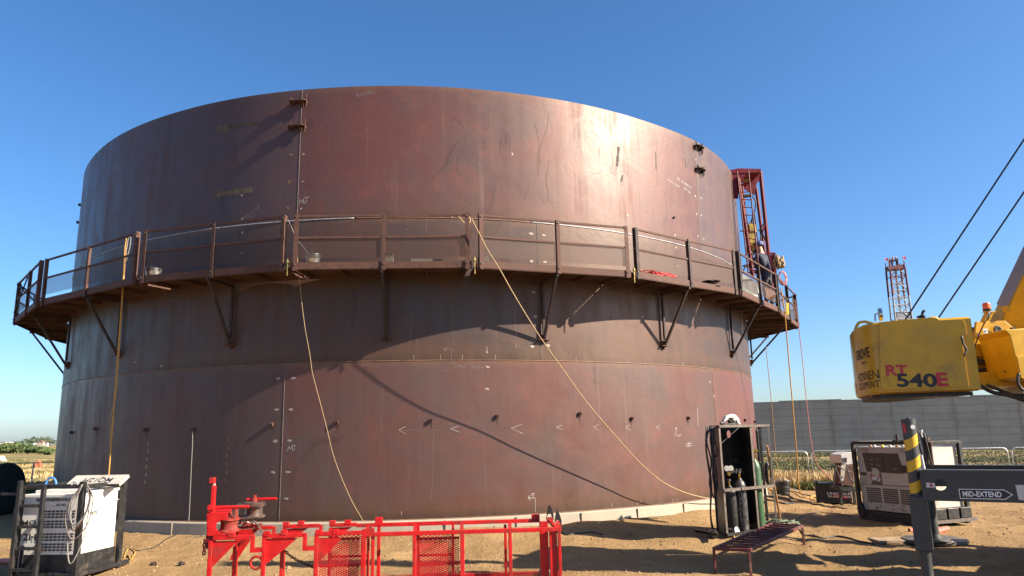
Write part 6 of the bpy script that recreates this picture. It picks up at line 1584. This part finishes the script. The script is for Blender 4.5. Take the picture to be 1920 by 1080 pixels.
    # hoses
    for pts, r, f in (([(1806, 646), (1809, 662), (1818, 675), (1840, 680), (1870, 680), (1905, 677), (1960, 676)], .028, 10.42), ([(1812, 695), (1840, 694), (1875, 693), (1905, 690), (1960, 690)], .030, 10.42), ([(1824, 668), (1840, 675), (1870, 676), (1905, 675)], .012, 10.4),
                      ([(1803, 630), (1806, 645), (1812, 655), (1808, 668)], .014, 9.6), ([(1838, 723), (1860, 735), (1890, 741), (1925, 752)], .028, 10.1), ([(1850, 722), (1872, 730), (1900, 741), (1930, 742)], .025, 10.2), ([(1880, 695), (1900, 708), (1920, 735)], .006, 10.0), ([(1910, 700), (1908, 715), (1914, 728), (1925, 735)], .02, 9.7)):
        MB().tube(smooth_pts([H(x, y, f) for x, y in pts], 5), r, 8).build('hose', 'hose_black', root, smooth=True)
    MB().box(H(1878, 684, 10.36), (.05, .05, .20)).build('hose_clamp', 'galvanised', root)
    pr([(1884, 724), (1898, 716), (1922, 738), (1940, 760), (1905, 740)], 10.6, .1, 'guard_plate', 'cream_paint')
    # --- boom rising to the right, pinned in the brackets
    P0 = H(1868, 592, 10.75); TIP = H(2250, -215, 8.4); d = (TIP-P0).normalized(); side_ = d.cross(Vector((0, 1, 0))).normalized()
    if side_.x < 0: side_ = -side_
    nrm = d.cross(side_).normalized()
    if nrm.y > 0: nrm = -nrm
    Lb = (TIP-P0).length
    MB().box(P0+d*(Lb*.30-.25)+side_*.44, (.84, .30, Lb*.62+.9), (side_, nrm, d)).build('boom', 'crane_yellow', root, bevel=.02)
    MB().box(P0+d*(Lb*.80)+side_*.42, (.66, .42, Lb*.46), (side_, nrm, d)).build('boom_extension', 'crane_yellow', root, bevel=.02)
    MB().box(P0+d*(Lb*.30+.1)+side_*.012, (.012, .29, Lb*.58), (side_, nrm, d)).build('edge_strip', 'boom_grey', root)
    MB().box(P0+d*(Lb*1.03)+side_*.4, (.8, .3, .5), (side_, nrm, d)).build('boom_head', 'crane_yellow', root)
    pb = H(1895, 526, 10.0); MB().box(P0+d*.72+side_*.10+nrm*.156, (.09, .005, .16), (side_, nrm, d)).build('decal', 'label_white', root)
    MB().box(P0+d*.72+side_*.08+nrm*.160, (.035, .004, .13), (side_, nrm, d)).build('decal_stripe', 'ink_red', root)
    MB().tube(smooth_pts([P0+d*.45+side_*.12+nrm*.17, P0+d*.42+side_*.22+nrm*.17, P0+d*.2+side_*.42+nrm*.17, P0-d*.1+side_*.62+nrm*.17], 5), .009, 6).build('grease_line', 'stripe_yellow', root)
    for (a, b_, f) in (((1697, 600), (2250, -239.5), 10.9), ((1757, 600), (2250, -125), 11.0)):
        MB().cyl(H(*a, f), H(*b_, 8.5), .0125, 8).build('hoist_rope', 'black_steel', root)
    MB().cyl(H(1690, 610, 11.0)+Vector((-.2, 0, -.1)), H(1760, 610, 11.0)+Vector((.2, 0, -.1)), .14, 16).build('winch_drum', 'black_steel', root)
    # --- near outrigger
    N = H(1703, 790, 8.0); N.z = 0
    jk = MB().cyl(N+ZV*1.02, N+ZV*2.02, .068, 28); jk.build('jack', 'jack_stripe', root, smooth=True, auto=40)
    MB().cyl(N+ZV*2.02, N+ZV*2.075, .071, 28).cyl(N+ZV*2.075, N+ZV*2.09, .02, 10).build('jack_cap', 'crane_grey', root, smooth=True, auto=40)
    MB().cyl(N+Vector((0, -.066, 1.99)), N+Vector((0, -.078, 1.99)), .024, 14).build('pin', 'galvanised', root)
    MB().quad(N+Vector((-.072, -.01, 1.93)), N+Vector((-.058, -.046, 1.93)), N+Vector((-.058, -.046, 2.03)), N+Vector((-.072, -.01, 2.03)), uv=False).build('decal', 'ink_red', root)
    MB().box(N+ZV*1.0, (.165, .165, .56), (UX, AX, ZV)).build('jack_housing', 'crane_grey', root, bevel=.015)
    MB().cyl(N+ZV*.05, N+ZV*.85, .056, 20).build('jack_rod', 'crane_grey', root, smooth=True, auto=40)
    MB().lathe(N, (0, 0, 1), [(.30, 0), (.30, .03), (.10, .06), (.08, .10)], 24).build('foot_pad', 'crane_grey', root)
    def beam(P, zt_, zb_, L_, hole=True, nm='outrigger_beam'):
        s0 = .055; dn = -AX; w_ = .30; f0 = P-AX*.145                 # front plane
        def q(s, z): return f0+UX*s+ZV*z
        H_ = zt_-zb_; b = MB()
        if hole:
            cs, cz, r = .225, zt_-.13, .058; K = 24
            ring = []
            for k in range(K):
                a = 2*math.pi*k/K; dx, dz = math.cos(a), math.sin(a); x0_, x1_, z0_, z1_ = s0, .42, zb_, zt_
                t = min([((x1_-cs)/dx if dx > 1e-6 else 9e9), ((x0_-cs)/dx if dx < -1e-6 else 9e9), ((z1_-cz)/dz if dz > 1e-6 else 9e9), ((z0_-cz)/dz if dz < -1e-6 else 9e9)])
                ring.append((cs+dx*t, cz+dz*t))
            for k in range(K):
                k2 = (k+1) % K; a = 2*math.pi*k/K; a2 = 2*math.pi*k2/K
                b.quad(q(cs+math.cos(a)*r, cz+math.sin(a)*r), q(*ring[k]), q(*ring[k2]), q(cs+math.cos(a2)*r, cz+math.sin(a2)*r), uv=False)
                b.quad(q(cs+math.cos(a)*r, cz+math.sin(a)*r), q(cs+math.cos(a2)*r, cz+math.sin(a2)*r), q(cs+math.cos(a2)*r, cz+math.sin(a2)*r)+AX*.015, q(cs+math.cos(a)*r, cz+math.sin(a)*r)+AX*.015, uv=False)
            b.quad(q(.42, zb_), q(L_, zb_), q(L_, zt_), q(.42, zt_), uv=False)
            for x_, z_ in ((.42, zt_), (s0, zt_), (s0, zb_), (.42, zb_)):
                # corner fill triangles
                best = sorted(range(K), key=lambda k: (ring[k][0]-x_)**2+(ring[k][1]-z_)**2)[:2]; i = b._v([q(x_, z_), q(*ring[best[0]]), q(*ring[best[1]])]); b.face((i, i+1, i+2))
        else: b.quad(q(s0, zb_), q(L_, zb_), q(L_, zt_), q(s0, zt_), uv=False)
        b.prism([q(s0, zt_), q(L_, zt_), q(L_, zt_)+AX*w_, q(s0, zt_)+AX*w_], ZV*.012)
        b.prism([q(s0, zb_), q(L_, zb_), q(L_, zb_)+AX*w_, q(s0, zb_)+AX*w_], -ZV*.012)
        b.prism([q(.62 if hole else s0, zb_)+AX*w_, q(L_, zb_)+AX*w_, q(L_, zt_)+AX*w_, q(.62 if hole else s0, zt_)+AX*w_], -AX*.012)
        b.prism([q(s0, zt_-.01)-AX*.006, q(L_, zt_-.01)-AX*.006, q(L_, zt_+.018)-AX*.006, q(s0, zt_+.018)-AX*.006], AX*.006)
        b.build(nm, 'crane_grey', root)
        return q
    q = beam(N, 1.53, 1.25, 2.6)
    off = -AX*.004
    text('lettering', 'MID-EXTEND', 'ink_white', root, q(.58, 1.315)+off*2.0, UX, ZV, .1, width=.33, height=.052, bold=.02)
    w0, w1, zc = .385, .81, 1.315; o2 = -AX*.003
    fr = MB().prism([q(w0, zc-.048)+o2, q(w1-.04, zc-.048)+o2, q(w1+.03, zc)+o2, q(w1-.04, zc+.048)+o2, q(w0, zc+.048)+o2], -AX*.001); fr.build('decal_border', 'ink_white', root)
    MB().prism([q(w0+.007, zc-.041)+o2*1.6, q(w1-.043, zc-.041)+o2*1.6, q(w1+.019, zc)+o2*1.6, q(w1-.043, zc+.041)+o2*1.6, q(w0+.007, zc+.041)+o2*1.6], -AX*.001).build('decal_field', 'ink_black', root)
    MB().prism([q(.88, 1.27)+o2, q(.95, 1.26)+o2, q(.94, 1.41)+o2, q(.87, 1.41)+o2], -AX*.001).build('reflector', 'label_white', root)
    MB().prism([q(.10, 1.37)+o2, q(.18, 1.37)+o2, q(.18, 1.415)+o2, q(.10, 1.42)+o2], -AX*.001).build('decal', 'label_white', root)
    MB().prism([q(.13, 1.38)+o2*1.5, q(.16, 1.38)+o2*1.5, q(.155, 1.41)+o2*1.5, q(.135, 1.41)+o2*1.5], -AX*.001).build('decal_mark', 'ink_red', root)
    MB().cyl(q(.10, 1.56)-AX*.01, q(.09, 1.70)-AX*.01, .014, 8).build('grab_rod', 'galvanised', root)
    # --- far outrigger
    Fp = G(1752, 1014, .08); Fp.z = 0
    MB().cyl(Fp+ZV*.10, Fp+ZV*1.40, .09, 20).build('jack', 'crane_grey', root, smooth=True, auto=40)
    MB().box(Fp+ZV*1.05, (.25, .25, .6), (UX, AX, ZV)).build('jack_housing', 'crane_grey', root, bevel=.015)
    for dx, zt_, r in ((-.09, 1.98, .035), (.00, 1.93, .028), (.06, 1.80, .05), (.12, 1.72, .03)): MB().cyl(Fp+UX*dx+ZV*1.3, Fp+UX*dx+ZV*zt_, r, 10).cyl(Fp+UX*dx+ZV*(zt_-.05), Fp+UX*dx+ZV*zt_, r*1.5, 10).build('hydraulic_rod', 'galvanised' if r < .03 else 'rust_dark', root, smooth=True, auto=40)
    for k in range(3): MB().tube(smooth_pts([Fp+UX*(-.06+.06*k)-AX*.1+ZV*1.88, Fp+UX*(-.03+.06*k)-AX*.12+ZV*1.6, Fp+UX*(.02+.05*k)-AX*.1+ZV*1.3], 4), .014, 6).build('hose', 'hose_black', root, smooth=True)
    beam(Fp, 1.32, 1.0, 3.0, hole=False)
    MB().lathe(Fp+ZV*.075, (0, 0, 1), [(.22, 0), (.22, .02), (.12, .05), (.10, .12)], 24).build('foot_pad', 'crane_grey', root)
    MB().tube(smooth_pts([Fp+UX*(-.25)+ZV*.08, Fp+UX*(-.05)-AX*.25+ZV*.12, Fp+UX*.25-AX*.1+ZV*.09, Fp+UX*.3+ZV*.06], 5), .012, 6).build('chain', 'hose_black', root)
    # --- carrier beyond the right edge of the picture
    C0 = Vector((8.7, 9.0, 0)); A3 = (UX, AX, ZV)
    MB().box(C0+ZV*1.25, (1.1, 7.0, .55), A3).build('carrier_frame', 'crane_grey', root, bevel=.02)
    for sa in (-1, 1):
        for su in (-1, 1):
            c = C0+AX*sa*2.0+UX*su*1.0+ZV*.72; wh = MB().lathe(c, UX*su, [(.30, -.22), (.66, -.25), (.72, -.18), (.72, .18), (.66, .25), (.30, .20)], 28).build('wheel', 'rubber', root, smooth=True, auto=30)
            MB().lathe(c, UX*su, [(.31, -.1), (.30, .16), (.12, .12), (.12, .22), (0, .22)], 20).build('rim', 'crane_yellow', root)
        MB().box(C0+AX*sa*3.3+ZV*1.2, (2.4, .45, .40), A3).build('outrigger_box', 'crane_grey', root, bevel=.02)
    MB().cyl(C0+ZV*1.5, C0+ZV*1.9, .75, 28).build('turntable', 'crane_yellow', root)
    MB().box(Vector((9.9, 10.6, 2.3)), (2.2, 1.2, .7)).build('upper_frame', 'crane_yellow', root, bevel=.03)
    cb = MB(); cb.prism([Vector((8.4, 8.6, 1.75)), Vector((10.0, 8.6, 1.75)), Vector((10.1, 8.6, 2.5)), Vector((9.7, 8.6, 3.35)), Vector((8.5, 8.6, 3.35))], Vector((0, .95, 0))); cb.build('cab', 'crane_yellow', root, bevel=.04)
    MB().prism([Vector((8.6, 8.58, 2.5)), Vector((9.95, 8.58, 2.5)), Vector((9.65, 8.58, 3.2)), Vector((8.65, 8.58, 3.2))], Vector((0, .01, 0))).build('cab_window', 'window_glass', root)
crane()
# outrigger pad: round mat under the far jack
q = G(1752, 1014, .03); q.z = 0
pd = thing('outrigger_pad', q, 'round black outrigger mat on the dirt under the far crane jack', 'mat')
MB().lathe(q, (0, 0, 1), [(.50, 0.0), (.52, .02), (.52, .055), (.50, .07), (0, .075)], 32).build('mat', 'pad_black', pd, smooth=True, auto=30)
MB().tube([q+Vector((.50+.06*math.cos(R_(k*20)), .06*math.sin(R_(k*20)), .04)) for k in range(19)], .014, 6).build('rope_grip', 'hose_black', pd)
q2 = q+Vector((-.62, .18, 0)); MB().box(q2+ZV*.03, (.7, .45, .045)).build('board', 'plywood', pd)
for (x0, y0, x1, y1, lab) in ((1705, 995, 1762, 993, 'left piece of red plastic pipe lying on the dirt behind the far crane jack'), (1752, 998, 1776, 991, 'right piece of red plastic pipe lying on the dirt behind the far crane jack')):
    a, b_ = G(x0, y0, .05), G(x1, y1, .05); t = thing('red_pipe', (a+b_)/2-ZV*.05, lab, 'pipe', 'red pipes behind the crane jack'); MB().cyl(a, b_, .048, 14).build('pipe_wall', 'pipe_red', t, smooth=True, auto=40); d_ = (b_-a).normalized(); MB().cyl(a-d_*.002, a-d_*.004, .038, 14).build('pipe_mouth', 'panel_dark', t)

# ================================================================== ROPES AND CABLES hanging from the walkway
def hang(name, mat, label, pts, f0, f1, r, group=None, curve=1.0, extra=None):
    n = len(pts); out = []
    for i, (x, y) in enumerate(pts): t = (i/(n-1))**curve; out.append(H(x, y, f0+(f1-f0)*t))
    if extra: out += extra
    o = MB().tube(smooth_pts(out, 6), r, 7).build(name, mat, smooth=True); return tag(o, label, 'rope' if 'rope' in name else 'cable', group)
def railf(x, y): p = G(x, y, ZD+1.13); return p.y
hang('rope', 'rope_yellow', 'yellow rope hanging straight down the dark left side of the tank', [(237, 447), (234, 470), (229, 560), (222, 650), (214, 760), (207, 850), (203, 905), (201, 960)], railf(237, 447), 15.6, .015)
hang('cable', 'rope_tan', 'thin tan cable twisted beside the yellow rope on the dark left side', [(240, 450), (236, 480), (230, 560), (225, 640), (218, 740), (208, 780), (206, 850), (202, 905)], railf(240, 450)+.05, 15.6, .008)
hang('cable', 'rope_grey', 'short grey cord end looped over the rail right of the yellow rope', [(236, 470), (240, 450), (243, 444), (245, 448), (243, 465), (239, 480), (237, 490)], railf(243, 445)-.05, railf(243, 445)-.05, .010)
hang('cable', 'rope_tan', 'thin tan cable from the double post down to the red frame, left of centre', [(553, 412), (556, 450), (559, 500), (565, 560), (572, 615), (581, 665), (586, 700), (599, 750), (612, 800), (624, 850), (640, 895), (660, 940), (681, 977)], railf(553, 412), 14.1, .0052)
hang('cable', 'rope_grey', 'thin lead from the double post down to the zinc bucket', [(540, 412), (548, 430), (556, 448), (566, 460), (580, 478), (592, 486), (600, 492)], railf(553, 412), railf(553, 412)+.35, .007)
yr = [(884, 410), (897, 435), (915, 470), (937, 505), (960, 546), (985, 588), (1010, 628), (1035, 664), (1063, 703), (1095, 748), (1130, 790), (1165, 830), (1200, 868), (1240, 902), (1280, 922), (1320, 933), (1352, 938)]
Yf = [13.9+(17.75-13.9)*(i/16)**2.5 for i in range(17)]
def safe(x, y, f):
    p = H(x, y, f); d = (Vector((p.x, p.y, 0))-TC).length
    if d < TR+.06: a, z = hit(x, y, .06); return TP(a, z, .06)
    return p
o = MB().tube(smooth_pts([safe(x, y, f) for (x, y), f in zip(yr, Yf)], 5), .0105, 8).build('rope', 'rope_tan', smooth=True); tag(o, 'long pale yellow rope slanting from walkway rail down to the tank foot at right', 'rope')
o = MB().tube(smooth_pts([H(x, y, railf(884, 409)-.03) for x, y in ((846, 409), (849, 405.5), (854, 404), (859, 406), (864, 411), (868, 416), (874, 420), (880, 418), (881, 412), (879, 406))], 5), .014, 7).build('rope', 'rope_tan', smooth=True); tag(o, 'short tail of the pale yellow rope curled over the top rail', 'rope')
a, z = hit(362, 806)
o = MB().tube(smooth_pts([TP(hit(x, y)[0], hit(x, y)[1], .05) for x, y in ((363, 806), (364, 812), (364, 830), (362, 870), (360.5, 905), (359, 940), (357.5, 970), (357, 976))]+[H(357, 992, 15.6), H(361, 1003, 15.2), H(352, 1009, 14.9), H(385, 1004, 14.8)], 5), .007, 6).build('cord', 'rope_grey', smooth=True); tag(o, 'grey cord hanging from a clip down the lower left of the tank', 'cord')
hang('rope', 'rope_yellow', 'yellow rope hanging from the right end of the walkway in front of the grey wall', [(1464, 540), (1471, 585), (1476, 640), (1481, 700), (1487, 770), (1492, 830), (1495, 870), (1497, 905), (1501, 925)], 19.0, 22.0, .016)
hang('cable', 'rope_tan', 'thin tan line hanging left of the yellow rope in front of the grey wall', [(1436, 650), (1441, 700), (1446, 750), (1450, 800), (1454, 850), (1458, 880)], 21.0, 22.4, .010)
hang('rope', 'rope_pink', 'faded pink rope hanging at the far right end of the walkway', [(1490, 562), (1497, 610), (1503, 660), (1508, 710), (1513, 760), (1519, 815), (1524, 845), (1531, 868), (1545, 885), (1560, 900)], 21.6, 22.5, .011)

# hoses and leads on the ground
def lead(pts, r, mat, label, cat='hose', name='hose', zoff=0., grp=None):
    P = [G(x, y, 0) for x, y in pts]; q = smooth_pts(P, 6)
    q = [Vector((p.x, p.y, ground_h(p.x, p.y)+r*.8+zoff)) for p in q]
    return tag(MB().tube(q, r, 7).build(name, mat, smooth=True), label, cat, grp)
lead([(1436, 944), (1470, 938), (1500, 945), (1530, 951), (1560, 952), (1600, 954), (1620, 957)], .020, 'hose_black', 'black hose snaking on the dirt between the rack and the dirty generator')
lead([(1440, 946), (1465, 944), (1482, 948), (1488, 953), (1470, 956), (1440, 952)], .025, 'hose_black', 'black hose doubled back on itself in front of the black pail')
lead([(1440, 932), (1480, 929), (1510, 934), (1545, 938), (1580, 942), (1610, 948)], .014, 'hose_black', 'thin black lead running under the black wire feeder case')
lead([(1475, 925), (1505, 924), (1530, 926), (1560, 923)], .018, 'hose_black', 'dark hose lying at the foot of the weeds')
lead([(1430, 935), (1452, 930), (1480, 931), (1505, 937), (1530, 936), (1545, 938)], .014, 'rope_yellow', 'yellow lead lying on the dirt right of the black pail', 'cable', 'cable')
lead([(1525, 936), (1540, 934), (1534, 939), (1520, 938), (1532, 933), (1548, 937)], .016, 'rope_yellow', 'small yellow tangle on the dirt left of the black wire feeder case', 'cable', 'cable')
lead([(1450, 922), (1480, 921), (1500, 919), (1502, 922), (1470, 924)], .014, 'pipe_red', 'faded red lead lying behind the black pail', 'cable', 'cable')
lead([(1455, 936), (1440, 928), (1432, 925), (1445, 932)], .018, 'rope_yellow', 'short yellow loop on the dirt between the rack and the black pail', 'cable', 'cable')
lead([(1500, 1006), (1512, 1012), (1540, 1016), (1570, 1014), (1600, 1017), (1640, 1022)], .016, 'hose_black', 'dark lead on the dirt right of the steel bench')
lead([(1475, 990), (1500, 975), (1540, 965), (1600, 972)], .010, 'hose_black', 'thin dark lead in the shadow left of the dirty generator')
lead([(1054, 985), (1085, 988), (1130, 984), (1190, 992), (1235, 990)], .012, 'hose_black', 'thin dark lead on the dirt right of the red frame', 'cable', 'cable')
lead([(1054, 994), (1090, 992), (1125, 996), (1180, 990)], .009, 'hose_black', 'second thin dark lead on the dirt right of the red frame, nearer the camera', 'cable', 'cable')
lead([(1054, 1013), (1065, 1015), (1085, 1013), (1110, 1011), (1130, 1012)], .014, 'hose_black', 'short dark lead touching the shadow edge right of the red frame', 'cable', 'cable')
lead([(237, 1037), (262, 1041), (300, 1030), (335, 1018), (345, 1014), (320, 1010)], .010, 'hose_black', 'thin dark lead on the dirt between the white generator and the red frame', 'cable', 'cable')
lead([(1290, 976), (1330, 964), (1352, 961), (1354, 955)], .012, 'rust', 'rusty rod lying on the dirt against the foundation left of the rack', 'rod', 'rod')
lead([(232, 1050), (240, 1040), (252, 1044), (246, 1052), (238, 1048)], .012, 'rope_yellow', 'small yellow lead coil at the foot of the white generator', 'cable', 'cable')
for i, (x, y, r, lab) in enumerate(((1278, 966, .05, 'fist sized rusty block on the dirt near the foundation'), (288, 1059, .06, 'dark clod of dirt on the ground between generator and red frame'), (340, 1063, .05, 'dark stone on the dirt just left of the red frame'))):
    q = G(x, y, 0); tag(MB().blob(Vector((q.x, q.y, ground_h(q.x, q.y)+r*.4)), r, 2, .6, .7, i).build('stone', 'rust_dark'), lab, 'stone')
# black bag with yellow straps behind the red frame
q = G(960, 988, 0); t = thing('bag', q, 'crumpled black plastic bag with yellow straps lying behind the red frame', 'bag')
MB().blob(q+Vector((-.22, 0, .06)), (.26, .16, .10), 3, .7, 1, 4).build('sheet', 'tarp_black', t); MB().blob(q+Vector((.28, .05, .07)), (.34, .16, .10), 3, .8, 1, 9).build('sheet', 'tarp_black', t)
MB().tube(smooth_pts([q+Vector((.0, -.12, .06)), q+Vector((.12, -.16, .10)), q+Vector((.22, -.16, .05)), q+Vector((.3, -.14, .10)), q+Vector((.34, -.1, .20))], 5), .028, 6).build('strap', 'rag_yellow', t, smooth=True)
# red hose end at the lower left corner
lead([(-60, 1062), (-10, 1060), (20, 1062), (45, 1068)], .05, 'pipe_red', 'red hose lying in shadow at the lower left corner beside the white generator')
